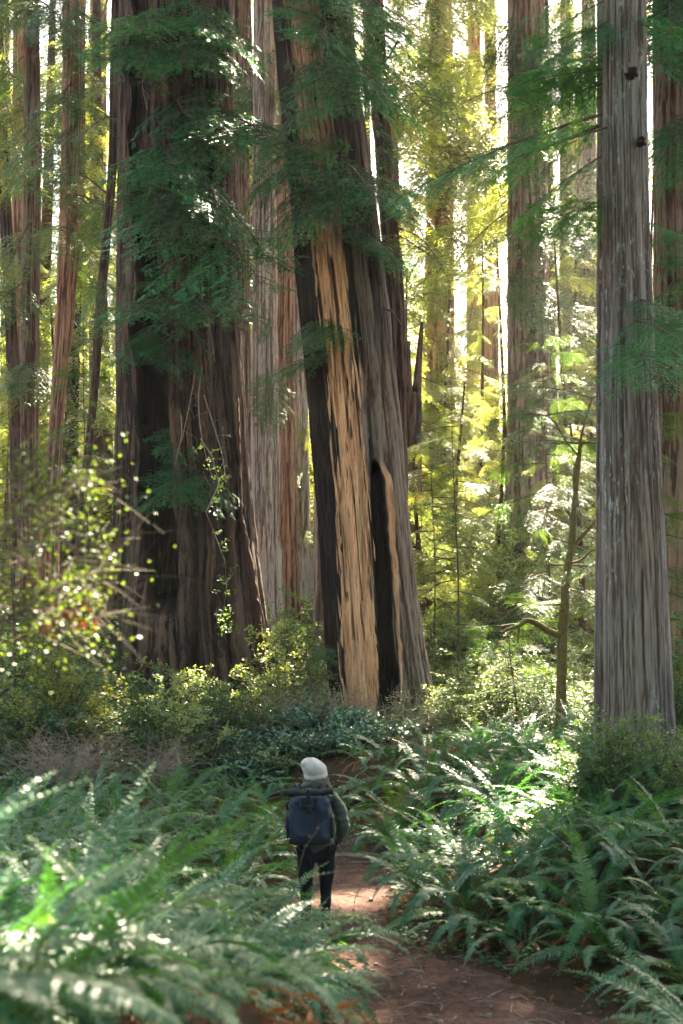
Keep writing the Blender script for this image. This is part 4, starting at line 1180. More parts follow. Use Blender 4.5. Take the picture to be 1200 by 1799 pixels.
# mossy bent sapling
mp = [(985, 1260), (987, 1180), (988, 1110), (992, 1060), (994, 1010), (1004, 960), (1008, 900), (1012, 860), (1020, 780)]
MY = 27.0
base = W(985, 1260, MY); base[2] = hz(base[0], MY) - .1
root = empty('mossy_tree', base); tag(root, 'thin crooked tree with mossy bent limbs left of the lichen-flecked redwood', 'tree')
def wpts(l, Y=MY, dy=None):
    o = [W(a, b, Y + (0 if dy is None else dy * i / len(l))) - base for i, (a, b) in enumerate(l)]
    # smooth subdivision
    o = np.array(o); t = np.arange(len(o)); tt = np.linspace(0, len(o) - 1, len(o) * 4)
    a = np.stack([np.interp(tt, t, o[:, k]) for k in range(3)], 1)
    for _ in range(2): a[1:-1] = (a[:-2] + 2 * a[1:-1] + a[2:]) / 4
    return a
mb = MB(); a = wpts([(985, 1300)] + mp); a[0, 2] = 0; nn_ = VN(3, 64, 64)(np.arange(len(a)) * .9, 0 * np.arange(len(a)))
mb.tube(a, np.linspace(.115, .035, len(a)) * (.85 + .35 * nn_), 10); link('trunk', mb.mesh('trunk', [M['moss_bark']], True), root)
for l, r0, dy in (([(988, 1118), (965, 1110), (945, 1096), (925, 1088), (912, 1100), (895, 1104), (880, 1112)], .07, -1), ([(1004, 965), (1020, 945), (1038, 925), (1046, 915)], .05, .5), ([(1012, 870), (1008, 840), (1016, 800), (1022, 760), (1040, 700)], .04, .6),
                  ([(988, 1062), (960, 1062), (930, 1060), (905, 1068), (880, 1090)], .025, -.6), ([(912, 1098), (911, 1115), (909, 1130)], .03, 0), ([(1015, 800), (990, 770), (975, 740), (960, 730)], .02, -.8), ([(1000, 990), (1020, 985), (1045, 960), (1060, 1000)], .03, .8)):
    mb = MB(); a = wpts(l, MY, dy); mb.tube(a, np.linspace(r0, r0 * .45, len(a)), 8); link('limb', mb.mesh('limb', [M['moss_bark']], True), root)
inf = dict(root=root)
for i in range(22):
    sx, sy = random.choice([(1020, 780), (1012, 860), (1040, 700), (1046, 915), (960, 730), (880, 1100), (900, 1070)])
    st = W(sx, sy, MY); az = random.uniform(0, 6.28); l = random.uniform(.8, 1.5)
    put_branch(inf, st, st + np.array([math.cos(az) * l, math.sin(az) * l, random.uniform(-.1, .5)]), FINE_MID, 1.2)

# dead leaning stick by the straight trunk
mb = MB(); a = np.array([W(883, 1005, 54), W(884, 960, 54), W(889, 900, 54.5), W(892, 830, 55)]); a = a[:]; b0 = a[0].copy()
mb.tube(a - b0, [.16, .12, .1, .04], 7); o = link('dead_pole', mb.mesh('dead_pole', [M['twig']], True), loc=b0); tag(o, 'thin dead pole leaning against the straight grey-brown redwood', 'pole')

# ragged sunlit bark slab on the massive trunk's right root
def slab(rows, Y, name, th, mat):
    mb = MB(); k = len(rows)
    L_ = np.array([W(a, y, Y) for (y, a, b) in rows]); R_ = np.array([W(b, y, Y + .12) for (y, a, b) in rows])
    r = np.random.default_rng(4); jit = r.normal(0, .012, (k, 3))
    off = np.array([0, th, 0])
    V = np.stack([L_ + jit, (L_ + R_) / 2 + [0, -.04, 0] + jit, R_ + jit, R_ + off, L_ + off], 1)
    i = np.arange(k - 1)[:, None] * 5; j = np.arange(5)[None]; j2 = (j + 1) % 5
    q = np.stack([i + j, i + j2, i + 5 + j2, i + 5 + j], -1).reshape(-1, 4)
    b = V[-1].mean(0)
    mb.add(V.reshape(-1, 3), q)
    return mb.mesh(name, [mat], True)
rows = []
for y in range(700, 1200, 9):
    c = np.interp(y, [700, 800, 900, 960, 1040, 1100, 1200], [418, 421, 424, 432, 446, 455, 470]); w = np.interp(y, [700, 900, 960, 1060, 1200], [3, 5, 13, 14, 10]) * (.7 + .6 * random.random())
    rows.append((y, c - w / 2, c + w / 2))
inf = TREES['big']; o = link('bark_slab', slab(rows, 32.0, 'bark_slab', .12, M['bark_red']), inf['root']); o.location = -inf['root'].location
tag(o, 'ragged orange bark edge')
# bare twigs and a dead branch hanging on the massive trunk
def dead_twigs(key, specs, Y, mat='twig_pale', r0=.018):
    inf = TREES[key]
    for l in specs:
        mb = MB(); o_ = np.array([W(a, b, Y) for a, b in l]); t = np.arange(len(o_)); tt = np.linspace(0, len(o_) - 1, len(o_) * 4)
        a = np.stack([np.interp(tt, t, o_[:, k]) for k in range(3)], 1); a[:, 1] += np.linspace(.4, -.3, len(a)) + .08 * np.sin(tt * 2)
        for _ in range(2): a[1:-1] = (a[:-2] + 2 * a[1:-1] + a[2:]) / 4
        mb.tube(a, np.linspace(r0, r0 * .3, len(a)), 5)
        for k in range(3, len(a) - 1, 2):
            d = np.array([random.uniform(-1, 1), random.uniform(-.5, .3), random.uniform(-.9, .5)]) * random.uniform(.15, .45)
            mb.tube(np.array([a[k], a[k] + d * .6 + [0, 0, .03], a[k] + d]), [r0 * .4, r0 * .25, r0 * .12], 3)
        o = link('dead_twig', mb.mesh('dead_twig', [M[mat]], True), inf['root']); o.location = -inf['root'].location
dead_twigs('big', [[(262, 60), (258, 100), (250, 150), (262, 200)], [(270, 60), (285, 90), (288, 150), (300, 165)], [(345, 290), (330, 305), (325, 340), (322, 380), (330, 410)], [(300, 350), (310, 390), (300, 430)],
                   [(352, 640), (346, 690), (350, 740), (362, 800), (378, 850)], [(340, 650), (330, 720), (322, 780)], [(355, 690), (372, 740), (392, 800), (400, 850)], [(310, 690), (320, 760), (310, 820)], [(330, 480), (355, 520), (372, 590), (380, 640)]], 31.2)
dead_twigs('right', [[(1060, 205), (1010, 232), (960, 262), (900, 290)]], 19.8, 'twig', .035)
dead_twigs('right', [[(1185, 600), (1150, 680), (1210, 660)]], 19.0, 'twig', .03)
dead_twigs('snag', [[(700, 60), (680, 100), (650, 130), (600, 150)], [(540, 20), (520, 10), (480, 20)], [(660, 530), (690, 545), (706, 580)]], 30.2, 'twig', .03)

# sunlit hanging huckleberry spray in front of the massive trunk
vp = [(352, 770), (372, 800), (385, 850), (362, 900), (378, 940), (395, 985), (398, 1030), (392, 1080), (398, 1110)]
VY = 29.6
a = np.array([W(x, y, VY) for x, y in vp]); b0 = a[0].copy()
root = empty('hanging_spray', b0); tag(root, 'sunlit pale leaves trailing down before the massive dark trunk', 'vine')
mb = MB(); mb.tube(a - b0, np.linspace(.012, .004, len(a)), 4); link('stem', mb.mesh('stem', [M['twig_pale']]), root)
mb = MB(); r = np.random.default_rng(12); t = np.arange(len(a))
for i in range(34):
    ti = r.uniform(0, len(a) - 1); c = np.array([np.interp(ti, t, a[:, k]) for k in range(3)]) - b0
    d = np.array([r.choice([-1, 1]) * r.uniform(.5, 1), r.uniform(-.6, .3), r.uniform(-.2, .35)]); l = r.uniform(.12, .42); m = 11
    u_ = (np.arange(m) + .5) / m; pk = c + d * l * u_[:, None]
    sg = np.where(np.arange(m) % 2 == 0, 1., -1.)[:, None]
    mb.kites(pk + r.normal(0, .03, (m, 3)), d + sg * np.array([0, 1, .1]) * .9 + r.normal(0, .45, (m, 3)), np.array([0.2, 0, 1.]) + r.normal(0, .6, (m, 3)), .075, .04, 0, .5)
link('foliage', mb.mesh('foliage', [M['huckle']]), root)

# yellow-leaved branches out of focus at the left
root = empty('vine_maple', (-2.6, 6.6, hz(-2.6, 6.6))); tag(root, 'blurred vine maple with small yellow-green leaves reaching in from the left edge', 'shrub')
stems = [[(-150, 1330), (-60, 1100), (20, 980), (90, 900), (130, 850)], [(-150, 1330), (-40, 1120), (60, 1040), (180, 1020), (300, 1010), (390, 1030)], [(-150, 1330), (-60, 1060), (0, 960), (30, 860), (20, 800)],
         [(-60, 1100), (60, 1000), (160, 960), (260, 935), (350, 930)], [(-100, 1200), (0, 1130), (110, 1100), (210, 1080), (280, 1090)], [(-80, 1150), (20, 1080), (100, 1060), (170, 1080)], [(-60, 1060), (20, 930), (60, 880), (150, 830)], [(-60, 1180), (40, 1060), (140, 1010), (220, 960), (262, 900)]]
ms = MB(); ml = MB(); b0 = np.array(root.location); r = np.random.default_rng(5)
for l in stems:
    Y0 = 6.6; Y1 = r.uniform(5.6, 7.6)
    o_ = np.array([W(x, y, Y0 + (Y1 - Y0) * i / len(l)) for i, (x, y) in enumerate(l)]) - b0
    t = np.arange(len(o_)); tt = np.linspace(0, len(o_) - 1, 26); a = np.stack([np.interp(tt, t, o_[:, k]) for k in range(3)], 1)
    for _ in range(3): a[1:-1] = (a[:-2] + 2 * a[1:-1] + a[2:]) / 4
    ms.tube(a, np.linspace(.006, .0015, 26), 5)
    for k in range(7, 26):
        if 600 + FPX * (a[k] + b0)[0] / (a[k] + b0)[1] > 190: continue
        for s_ in range(3):
            d = np.array([r.uniform(-.3, 1), r.uniform(-1, 1), r.uniform(-.7, .8)]) * r.uniform(.12, .45)
            tw = np.array([a[k], a[k] + d * .5, a[k] + d + [0, 0, -.02]]); ms.tube(tw, [.004, .003, .0015], 3)
            pxl = 600 + FPX * (a[k] + b0)[0] / (a[k] + b0)[1]
            if r.random() < (1.0 if pxl < 150 else .25 if pxl < 260 else .06):
                m = 5
                ml.kites(a[k] + d * r.uniform(.3, 1.15, (m, 1)) + r.normal(0, .03, (m, 3)), r.normal(0, 1, (m, 3)) * [1, 1, .5], np.array([.3, .2, 1.]) + r.normal(0, .4, (m, 3)), .026, .019, 0, .5)
link('stems', ms.mesh('stems', [M['twig_tan']]), root); link('foliage', ml.mesh('foliage', [M['maple']]), root)
# brown leaf cluster caught in the branches
mb = MB(); c = W(122, 1078, 6.6); m = 26
mb.kites(rng.normal(0, .045, (m, 3)) * [1.3, 1, .6], rng.normal(0, 1, (m, 3)) - [.3, 0, .6], rng.normal(0, 1, (m, 3)), .10, .03)
o = link('dry_leaf_cluster', mb.mesh('dry_leaf_cluster', [M['fern_dry']]), loc=c); tag(o, 'rust-brown dead leaves caught in the vine maple at left', 'leaves')

# ------------------------------------------------------------------ ground cover and litter
mb = MB(); n = 9000
gx = rng.uniform(-3, 5, n * 3); gy = rng.uniform(8.5, 26, n * 3); d, s = pdist(gx, gy)
w = (d > .03) & (d < .95) & (rng.random(n * 3) < 1.1 - d) & (VN(6, 64, 64)(gx * 2.2, gy * 2.2) > .38)
gx = gx[w][:n]; gy = gy[w][:n]; gz = height(gx, gy) + rng.uniform(.02, .10, len(gx))
for k in range(3):
    a = rng.uniform(0, 6.28, len(gx)); dd = np.stack([np.cos(a), np.sin(a), rng.uniform(-.3, .1, len(gx))], 1)
    mb.kites(np.stack([gx, gy, gz], 1), dd, np.array([0, 0, 1.]) + rng.normal(0, .2, (len(gx), 3)), .04, .042, 0, .65)
o = link('ground_cover', mb.mesh('ground_cover', [M['oxalis']])); tag(o, 'low clover-like ground cover fringing the dirt path', 'ground cover', kind='stuff')
mb = MB(); n = 30000
lx = rng.uniform(-3, 5, n); ly = rng.uniform(8, 26, n); d, s = pdist(lx, ly); w = d < 1.0
lx = lx[w]; ly = ly[w]; d = d[w]; edgep = ss(d, -.9, 0.1)
w = rng.random(len(lx)) < .4 + .6 * edgep; lx = lx[w]; ly = ly[w]
lz = height(lx, ly, False) - .008
a = rng.uniform(0, 6.28, len(lx))
mb.kites(np.stack([lx, ly, lz], 1), np.stack([np.cos(a), np.sin(a), rng.uniform(-.1, .35, len(lx))], 1), np.array([0, 0, 1.]) + rng.normal(0, .3, (len(lx), 3)), rng.uniform(.02, .075, len(lx)), rng.uniform(.004, .02, len(lx)))
o = link('leaf_litter', mb.mesh('leaf_litter', [M['litter']])); tag(o, 'fine brown needles and leaf litter scattered over the path', 'litter', kind='stuff')
mb = MB(); r = np.random.default_rng(19)
for i in range(420):
    y = r.uniform(9, 22); x = np.interp(y, PATH[:, 0], PATH[:, 1]) + r.normal(0, .7); a_ = r.uniform(0, 6.28); l = r.uniform(.05, .32); z0 = hz(x, y)
    if pdist(x, y)[0][0] < 0: z0 += .05
    d_ = np.array([math.cos(a_), math.sin(a_), 0]) * l
    if i % 4: mb.tube(np.array([[x, y, z0], np.array([x, y, z0]) + d_ * .5 + [r.normal(0, .02), r.normal(0, .02), .012], np.array([x, y, z0]) + d_]), [.005, .004, .002], 4)
    else: ball(mb, (x, y, z0), r.uniform(.012, .03), 1, 5, (1, .8, .55))
o = link('path_debris', mb.mesh('path_debris', [M['twig_pale'], M['pebble']])); tag(o, 'small fallen twigs and pebbles lying on and beside the dirt path', 'debris', kind='stuff')
# dead brown debris among the right-hand ferns
mb = MB(); n = 16000
lx = rng.uniform(-8, 8, n); ly = rng.uniform(5, 28, n); d, s = pdist(lx, ly); w = d > .05
lx = lx[w]; ly = ly[w]; lz = height(lx, ly) + rng.random(len(lx)) ** 2 * .22; a = rng.uniform(0, 6.28, len(lx))
mb.kites(np.stack([lx, ly, lz], 1), np.stack([np.cos(a), np.sin(a), rng.uniform(-.5, .6, len(lx))], 1), rng.normal(0, 1, (len(lx), 3)), rng.uniform(.06, .16, len(lx)), rng.uniform(.01, .03, len(lx)))
o = link('dead_fern_litter', mb.mesh('dead_fern_litter', [M['fern_dry']])); tag(o, 'brown dead fern scraps lying under the living ferns', 'litter', kind='stuff')

# ------------------------------------------------------------------ the walker, seen from behind
M['skin'] = plain('skin', (.55, .36, .28), .6, .4, .08, 8)
M['jacket'] = plain('jacket', (.048, .062, .048), .85, .25, .3, 26, .35, .15)
M['jacket_dark'] = plain('jacket_dark', (.016, .018, .02), .8, .3, .2, 30)
M['legging'] = plain('legging', (.010, .010, .014), .85, .25, .2, 30)
M['boot'] = plain('boot', (.04, .028, .02), .7, .3, .2, 20)
M['beanie'] = plain('beanie', (.50, .45, .43), .95, .15, .10, 60, .9, .4, (1, 1, .35))
M['hair'] = plain('hair', (.10, .045, .026), .5, .5, .5, 30, .5, 0, (6, 6, .4))
M['pack'] = plain('pack', (.022, .030, .055), .75, .3, .2, 40, .25)
M['pack_dark'] = plain('pack_dark', (.012, .013, .019), .75, .3, .2, 40, .2)
M['strap'] = plain('strap', (.008, .008, .010), .6, .4, .1, 40)
M['buckle'] = plain('buckle', (.012, .012, .012), .35, .5, .1, 40)


def skin_mesh(name, verts, edges, radii, mat, sub=2, wrinkle=0.0, seed=0):
    me = bpy.data.meshes.new(name); me.from_pydata([tuple(v) for v in verts], edges, []); me.update()
    ob = bpy.data.objects.new(name, me); COL.objects.link(ob)
    md = ob.modifiers.new('s', 'SKIN'); md.use_smooth_shade = True; md.branch_smoothing = .6
    for i, v in enumerate(ob.data.skin_vertices[0].data):
        v.radius = radii[i] if isinstance(radii[i], tuple) else (radii[i], radii[i]); v.use_root = (i == 0)
    sd = ob.modifiers.new('u', 'SUBSURF'); sd.levels = sub; sd.render_levels = sub
    dg = bpy.context.evaluated_depsgraph_get(); ev = ob.evaluated_get(dg)
    out = bpy.data.meshes.new_from_object(ev); bpy.data.objects.remove(ob); out.name = name
    out.materials.clear(); out.materials.append(mat)
    if wrinkle:
        co = np.zeros(len(out.vertices) * 3, np.float32); out.vertices.foreach_get('co', co); co = co.reshape(-1, 3)
        no = np.zeros(len(out.vertices) * 3, np.float32); out.vertices.foreach_get('normal', no); no = no.reshape(-1, 3)
        v1 = VN(seed + 300, 64, 64)
        k = v1(co[:, 0] * 9 + co[:, 2] * 13 + 20, co[:, 2] * 22 - co[:, 0] * 7 + 20) - .5
        k2 = v1(co[:, 0] * 4 + 7, co[:, 2] * 8 + co[:, 1] * 6 + 3) - .5
        co += no * (k * wrinkle + k2 * wrinkle * 1.2)[:, None]
        out.vertices.foreach_set('co', co.ravel()); out.update()
    for p in out.polygons: p.use_smooth = True
    return out


PX0, PY0 = PERS
pz = float(height(np.array([PX0]), np.array([PY0]), False)[0]) - .015
person = empty('person', (PX0, PY0, pz)); tag(person, 'walker in white beanie and dark green jacket seen from behind on the path', 'person')
# local frame: x right, y away from the camera (the way the walker faces), z up
hipz, shz, nkz = .90, 1.36, 1.46
bv = [(0, 0, .92), (0, -.01, 1.08), (0, -.01, 1.25), (0, 0, 1.38), (0, .01, 1.47), (0, .02, 1.545), (0, .02, 1.62), (0, .025, 1.685),
      (.17, .0, 1.39), (.235, .0, 1.15), (.215, .13, .98), (-.17, .0, 1.39), (-.235, .0, 1.15), (-.215, .13, .98),
      (.095, 0, .86), (.10, .02, .48), (.095, -.02, .09), (.10, .10, .035), (-.095, 0, .86), (-.10, -.01, .48), (-.10, .06, .09), (-.105, .18, .035)]
be = [(0, 1), (1, 2), (2, 3), (3, 4), (4, 5), (5, 6), (6, 7), (3, 8), (8, 9), (9, 10), (3, 11), (11, 12), (12, 13), (0, 14), (14, 15), (15, 16), (16, 17), (0, 18), (18, 19), (19, 20), (20, 21)]
br = [(.14, .10), (.115, .09), (.14, .10), (.13, .085), .05, .075, .088, .06, .055, .042, .027, .055, .042, .027, .085, .055, .036, .032, .085, .055, .036, .032]
link('body', skin_mesh('body', bv, be, br, M['skin'], 2), person)
# face: nose, lips, eyes, ears as small pieces of the front of the head
mb = MB()
ball(mb, (0, .112, 1.605), .016, sq=(.8, 1.3, 1.5)); ball(mb, (0, .10, 1.563), .022, sq=(1, .5, .35)); ball(mb, (.082, .02, 1.60), .024, sq=(.4, .7, 1.2)); ball(mb, (-.082, .02, 1.60), .024, sq=(.4, .7, 1.2))
link('face', mb.mesh('face', [M['skin']], True), person)
mb = MB(); ball(mb, (.03, .092, 1.628), .012); ball(mb, (-.03, .092, 1.628), .012)
link('eyes', mb.mesh('eyes', [M['buckle']], True), person)
# jacket: torso and sleeves
jv = [(0, .0, .755), (0, .0, .93), (0, 0, 1.08), (0, .0, 1.25), (0, .0, 1.37), (0, .0, 1.45), (.175, .0, 1.385), (.25, -.02, 1.22), (.272, -.035, 1.10), (.25, .06, .98), (.22, .13, .93), (-.175, .0, 1.385), (-.25, -.02, 1.22), (-.272, -.03, 1.10), (-.25, .06, .98), (-.22, .13, .93)]
je = [(0, 1), (1, 2), (2, 3), (3, 4), (4, 5), (4, 6), (6, 7), (7, 8), (8, 9), (9, 10), (4, 11), (11, 12), (12, 13), (13, 14), (14, 15)]
jr = [(.195, .15), (.185, .15), (.17, .135), (.175, .13), (.155, .11), (.085, .09), .08, .062, .058, .05, .044, .08, .062, .058, .05, .044]
link('jacket', skin_mesh('jacket', jv, je, jr, M['jacket'], 3, .026, 1), person)
# hood bunched at the neck
mb = MB(); th = np.linspace(0, 2 * math.pi, 33)
mb.tube(np.stack([.105 * np.cos(th), .02 + .09 * np.sin(th), 1.475 + .035 * np.sin(th) * -1], 1), .048 + .012 * np.sin(th * 3), 12)
mb.tube(np.array([(-.12, -.03, 1.44), (-.07, -.10, 1.43), (0, -.13, 1.415), (.07, -.10, 1.43), (.12, -.03, 1.44)]), [.035, .055, .06, .055, .035], 12)
link('hood', mb.mesh('hood', [M['jacket']], True), person)
# dark cuffs and gloved hands
for sd in (1, -1):
    mb = MB(); mb.tube(np.array([(sd * .238, .115, .945), (sd * .222, .145, .925), (sd * .212, .165, .912)]), [.048, .046, .04], 12)
    link('cuff', mb.mesh('cuff', [M['jacket_dark']], True), person)
    hv = [(sd * .212, .165, .912), (sd * .20, .19, .89), (sd * .19, .215, .865)]; he = [(0, 1), (1, 2)]; hr = [(.022, .028), (.024, .034), (.022, .036)]
    for f in range(4):
        b_ = len(hv); off = (f - 1.5) * .019; ln = (.026, .030, .028, .021)[f]
        p0 = np.array([sd * .185 + sd * off * .2, .225 + off * .35, .858 - off * .7])
        d1 = np.array([-sd * .2, .75, -.55]); d2 = np.array([-sd * .7, .4, -.65]); d3 = np.array([-sd * .9, -.1, -.4])
        p1 = p0 + d1 * ln; p2 = p1 + d2 * ln; p3 = p2 + d3 * ln * .8
        hv += [tuple(p0), tuple(p1), tuple(p2), tuple(p3)]; he += [(2, b_), (b_, b_ + 1), (b_ + 1, b_ + 2), (b_ + 2, b_ + 3)]; hr += [.0095, .009, .008, .0065]
    b_ = len(hv); hv += [(sd * .18, .20, .905), (sd * .165, .225, .90), (sd * .155, .25, .885)]; he += [(1, b_), (b_, b_ + 1), (b_ + 1, b_ + 2)]; hr += [.012, .011, .008]
    link('hand', skin_mesh('hand', hv, he, hr, M['jacket_dark'], 2), person)
# leggings
lv = [(0, 0, .90), (.10, 0, .83), (.108, .005, .66), (.098, .02, .46), (.098, .0, .30), (.092, -.02, .12), (-.10, 0, .83), (-.108, .0, .66), (-.098, -.01, .46), (-.10, .02, .30), (-.10, .06, .12)]
le = [(0, 1), (1, 2), (2, 3), (3, 4), (4, 5), (0, 6), (6, 7), (7, 8), (8, 9), (9, 10)]
link('leggings', skin_mesh('leggings', lv, le, [(.15, .12), (.105, .115), .09, .064, .062, .046, (.105, .115), .09, .064, .062, .046], M['legging'], 2, .006, 2), person)
for sd, fy in ((1, -.02), (-1, .06)):
    o = skin_mesh('boot', [(sd * .097, fy, .20), (sd * .097, fy - .01, .08), (sd * .099, fy + .06, .055), (sd * .102, fy + .15, .045)], [(0, 1), (1, 2), (2, 3)], [.055, .054, (.048, .05), (.045, .04)], M['boot'], 2)
    b = link('boot', o, person)
    mb = MB(); th = np.arange(16) * math.pi / 8
    V = np.concatenate([np.stack([sd * .10 + .052 * np.cos(th), fy + .055 + .145 * np.sin(th), 0 * th + zz], 1) for zz in (.0, .03)])
    mb.add(V, np.array([[i, (i + 1) % 16, 16 + (i + 1) % 16, 16 + i] for i in range(16)]), np.array([[0, i + 1, i] for i in range(1, 15)]))
    link('sole', mb.mesh('sole', [M['strap']]), b)
# hair falling on both sides under the hat
mb = MB()
for k in range(46):
    a = random.uniform(-.2, math.pi + .2) + math.pi; x0 = .084 * math.cos(a); y0 = .02 + .088 * math.sin(a); side = random.random() < .72
    ex = (.135 if side else -.075) + random.uniform(-.03, .035); ey = -.03 + random.uniform(-.03, .05)
    if x0 < -.02 and side: ex = -.06 + random.uniform(-.03, .03)
    mb.tube(np.array([(x0 * 1.05, y0, 1.62), (x0 * 1.3, y0 * 1.2, 1.55), ((x0 + ex) / 2 * 1.1, (y0 + ey) / 2 - .01, 1.49), (ex, ey, 1.44 + random.uniform(-.03, .03))]), [.016, .018, .015, .006], 5)
link('hair', mb.mesh('hair', [M['hair']], True), person)
# beanie: ribbed, folded brim, soft peak slouching to the left
mb = MB(); n = 96; prof = [(0.0, .104), (.012, .112), (.03, .115), (.052, .113), (.060, .108), (.066, .112), (.10, .116), (.135, .112), (.165, .102), (.19, .084), (.208, .060), (.219, .034), (.224, .004)]
th = np.arange(n) * 2 * math.pi / n; rings = []; bn = VN(301, 64, 64)
for (h_, r_) in prof:
    k = ss(h_, .06, .20)
    rib = 1 + .010 * np.cos(th * 48) * (1 - .5 * k) + .10 * k * (bn(th * 1.3 + 4, 0 * th + h_ * 16) - .5)
    dip = -.030 * k * np.exp(-((np.cos(th) * .6 + .15) / .3) ** 2)
    rings.append(np.stack([-.026 * k + r_ * rib * np.cos(th) * 1.04, .016 - .022 * k + r_ * 1.05 * rib * np.sin(th), h_ + (-.021 * k * np.cos(th) + dip) * min(1, r_ / .09)], 1))
V = np.concatenate(rings); i = np.arange(len(prof) - 1)[:, None] * n; j = np.arange(n)[None]; j2 = (j + 1) % n
mb.add(V, np.stack([i + j, i + j2, i + n + j2, i + n + j], -1).reshape(-1, 4))
ball(mb, (-.085, -.035, .175), .05, 0, 12, (1.0, .95, .85))
o = link('beanie', mb.mesh('beanie', [M['beanie']], True), person, (0, .012, 1.56), (math.radians(10), math.radians(-7), 0))

# backpack carried on the walker's back
pk = empty('backpack', (PX0 - .045, PY0 - .13, pz + .975)); tag(pk, 'navy roll-top backpack worn by the walker', 'backpack')
pk.rotation_euler = (math.radians(3), math.radians(-1.5), math.radians(-4))
def rbox(mb, c, s, bev=.2, n=14, m=0, taper=0.0, wr=0.0):
    """a soft box (superellipsoid)"""
    th = np.linspace(-math.pi / 2, math.pi / 2, n); ph = np.linspace(-math.pi, math.pi, 2 * n, endpoint=False)
    e = bev
    f = lambda w: np.sign(np.cos(w)) * np.abs(np.cos(w)) ** e
    g_ = lambda w: np.sign(np.sin(w)) * np.abs(np.sin(w)) ** e
    X = f(th)[:, None] * f(ph); Yv = f(th)[:, None] * g_(ph); Zv = g_(th)[:, None] * np.ones_like(ph)
    k = 1 - taper * (Zv * .5 + .5)
    V = np.stack([X * s[0] / 2 * k, Yv * s[1] / 2, Zv * s[2] / 2], -1)
    if wr: V[..., 1] += wr * (VN(9, 32, 32)(V[..., 0] * 16 + V[..., 2] * 9 + 12, V[..., 2] * 17 - V[..., 0] * 6 + 12) - .5)
    V = V + np.array(c)
    i = np.arange(n - 1)[:, None] * (2 * n); j = np.arange(2 * n)[None]; j2 = (j + 1) % (2 * n)
    mb.add(V.reshape(-1, 3), np.stack([i + j, i + j2, i + 2 * n + j2, i + 2 * n + j], -1).reshape(-1, 4), m=m)
mb = MB(); rbox(mb, (0, -.09, .23), (.42, .20, .47), .40, 40, 0, .05, .05); link('bag', mb.mesh('bag', [M['pack']], True), pk)
mb = MB(); rbox(mb, (-.005, -.09, .035), (.425, .21, .10), .35, 20); link('base_panel', mb.mesh('base_panel', [M['pack_dark']], True), pk)
mb = MB(); x = np.linspace(-.24, .235, 22); mb.tube(np.stack([x, -.09 + 0 * x, .492 - .012 * np.cos(x * 9) + .006 * np.sin(x * 40)], 1), .036 + .004 * np.sin(x * 30), 14)
for e in (-.24, .235): ball(mb, (e, -.09, .49), .035, 0, 8, (.3, 1, 1))
link('roll_top', mb.mesh('roll_top', [M['strap']], True), pk)
mb = MB(); rbox(mb, (-.01, -.19, .40), (.20, .02, .12), .3, 14); link('front_flap', mb.mesh('front_flap', [M['pack_dark']], True), pk)
for x_, w_, z_ in ((-.085, .032, .405), (.035, .03, .405)):
    mb = MB(); rbox(mb, (x_, -.203, z_), (w_, .012, .09), .3, 12); link('webbing', mb.mesh('webbing', [M['pack']], True), pk)
mb = MB(); rbox(mb, (.0, -.205, .345), (.06, .022, .085), .3, 12); link('buckle', mb.mesh('buckle', [M['buckle']], True), pk)
mb = MB(); rbox(mb, (.0, -.20, .47), (.035, .016, .14), .3, 12); link('top_strap', mb.mesh('top_strap', [M['strap']], True), pk)
mb = MB(); mb.tube(np.array([(.085, -.195, .42), (.083, -.199, .3), (.08, -.199, .2), (.08, -.195, .08)]), .005, 6); link('zip', mb.mesh('zip', [M['buckle']], True), pk)
for sd in (1, -1):
    mb = MB(); rbox(mb, (sd * .215, -.08, .15), (.05, .15, .22), .35, 16, 0, .1); link('side_pocket', mb.mesh('side_pocket', [M['pack_dark']], True), pk)
    mb = MB(); mb.tube(np.array([(sd * .212, -.12, .40), (sd * .228, -.08, .35), (sd * .225, -.02, .30)]), [.012, .014, .012], 6, flat=.4); link('compression_strap', mb.mesh('compression_strap', [M['strap']], True), pk)
    mb = MB(); mb.tube(np.array([(sd * .09, -.02, .46), (sd * .12, .05, .53), (sd * .14, .15, .53), (sd * .15, .235, .44), (sd * .16, .23, .32), (sd * .19, .10, .16), (sd * .19, .0, .10)]), .024, 8, flat=.35)
    link('shoulder_strap', mb.mesh('shoulder_strap', [M['strap']], True), pk)
mb = MB(); mb.tube(np.array([(-.05, -.05, .50), (-.04, -.05, .545), (.04, -.05, .545), (.05, -.05, .50)]), .009, 6); link('carry_handle', mb.mesh('carry_handle', [M['strap']], True), pk)
mb = MB(); mb.tube(np.array([(.20, -.12, .28), (.235, -.13, .2), (.22, -.14, .1), (.236, -.13, .02)]), .004, 5); link('cord', mb.mesh('cord', [M['jacket']], True), pk)

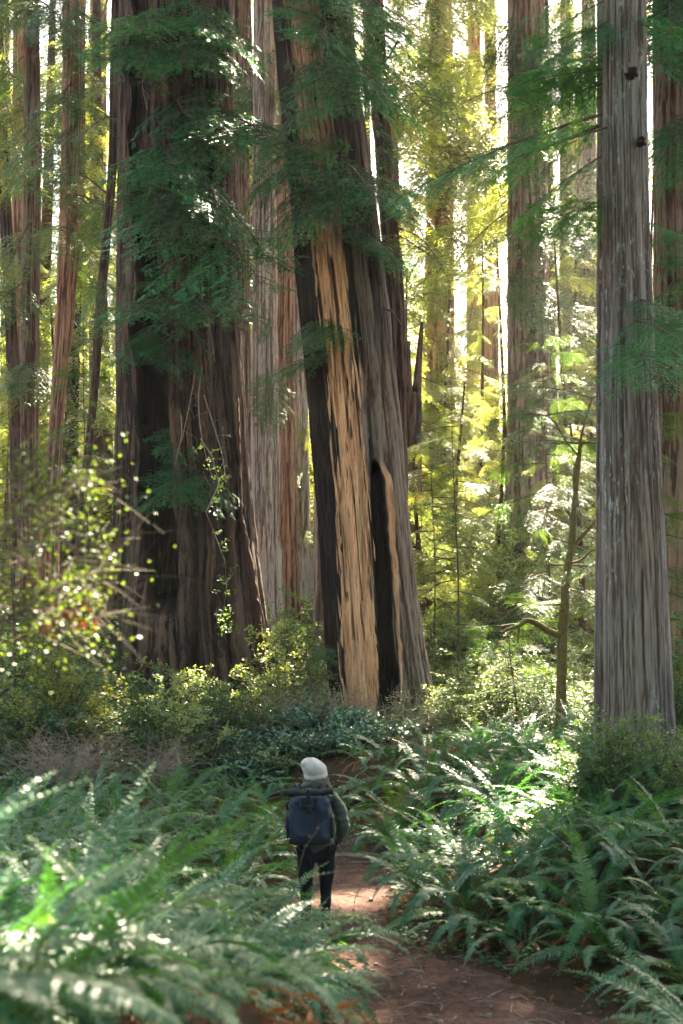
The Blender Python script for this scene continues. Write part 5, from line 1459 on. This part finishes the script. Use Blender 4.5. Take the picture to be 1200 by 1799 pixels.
# small yellow-brown dry stalk crossing before the pack
a = np.array([W(535, 1490, 11.6), W(548, 1472, 11.6), W(562, 1452, 11.7), W(575, 1440, 11.7)]); g0 = np.array([a[0][0] - .2, 11.6, hz(a[0][0] - .2, 11.6)])
mb = MB(); mb.tube(np.vstack([[0, 0, 0], (a[0] - g0) * .6 + [-.05, 0, 0], a - g0]), np.linspace(.005, .002, 6), 5)
mb.kites(a[:3] - g0, np.array([[.2, 0, .3], [-.3, 0, .2], [-.2, -.2, -.1]]), np.array([[0, -1, .2]] * 3), .05, .03)
o = link('dry_stalk', mb.mesh('dry_stalk', [M['twig_tan']]), loc=g0); tag(o, 'thin dry stalk with curled tips rising in front of the navy backpack', 'stalk')

# ------------------------------------------------------------------ haze
if HAZE_DENSITY > 0:
    mb = MB(); x0, x1, y0, y1, z0, z1 = -620, 620, -70, 960, -6, 60
    V = np.array([(x, y, z) for z in (z0, z1) for y in (y0, y1) for x in (x0, x1)], float)
    mb.add(V, [[0, 2, 3, 1], [4, 5, 7, 6], [0, 1, 5, 4], [2, 6, 7, 3], [0, 4, 6, 2], [1, 3, 7, 5]])
    m = bpy.data.materials.new('haze'); m.use_nodes = True; m.node_tree.nodes.clear()
    out = m.node_tree.nodes.new('ShaderNodeOutputMaterial'); v = m.node_tree.nodes.new('ShaderNodeVolumePrincipled')
    v.inputs['Color'].default_value = (1, .97, .9, 1); v.inputs['Density'].default_value = HAZE_DENSITY; v.inputs['Anisotropy'].default_value = .6
    m.node_tree.links.new(v.outputs[0], out.inputs['Volume'])
    o = link('haze', mb.mesh('haze', [m])); tag(o, kind='stuff')
for o in bpy.data.objects:
    if '_x' in o: del o['_x']
# small groups of look-alikes: say which one by its place in the row
ORD = ['leftmost', 'second from left', 'third from left', 'fourth from left', 'fifth from left', 'sixth from left', 'seventh from left', 'eighth from left', 'ninth from left', 'tenth from left', 'eleventh from left', 'twelfth from left', 'thirteenth from left', 'fourteenth from left', 'fifteenth from left', 'sixteenth from left']
by = {}
for o in bpy.data.objects:
    if o.parent is None and 'label' in o and 'category' in o: by.setdefault(o['label'], []).append(o)
for lab, os_ in by.items():
    if 1 < len(os_) <= 16 and 'outside the view' not in lab and len(lab.split()) <= 13:
        os_.sort(key=lambda o: o.location.x / max(o.location.y, .1))
        for k, o in enumerate(os_):
            o['label'] = lab + ', ' + (ORD[k] if k < len(os_) - 1 or k == 0 else 'rightmost')
print('objects', len(bpy.data.objects), 'tris', sum(len(m.loops) - 2 * len(m.polygons) for m in bpy.data.meshes))
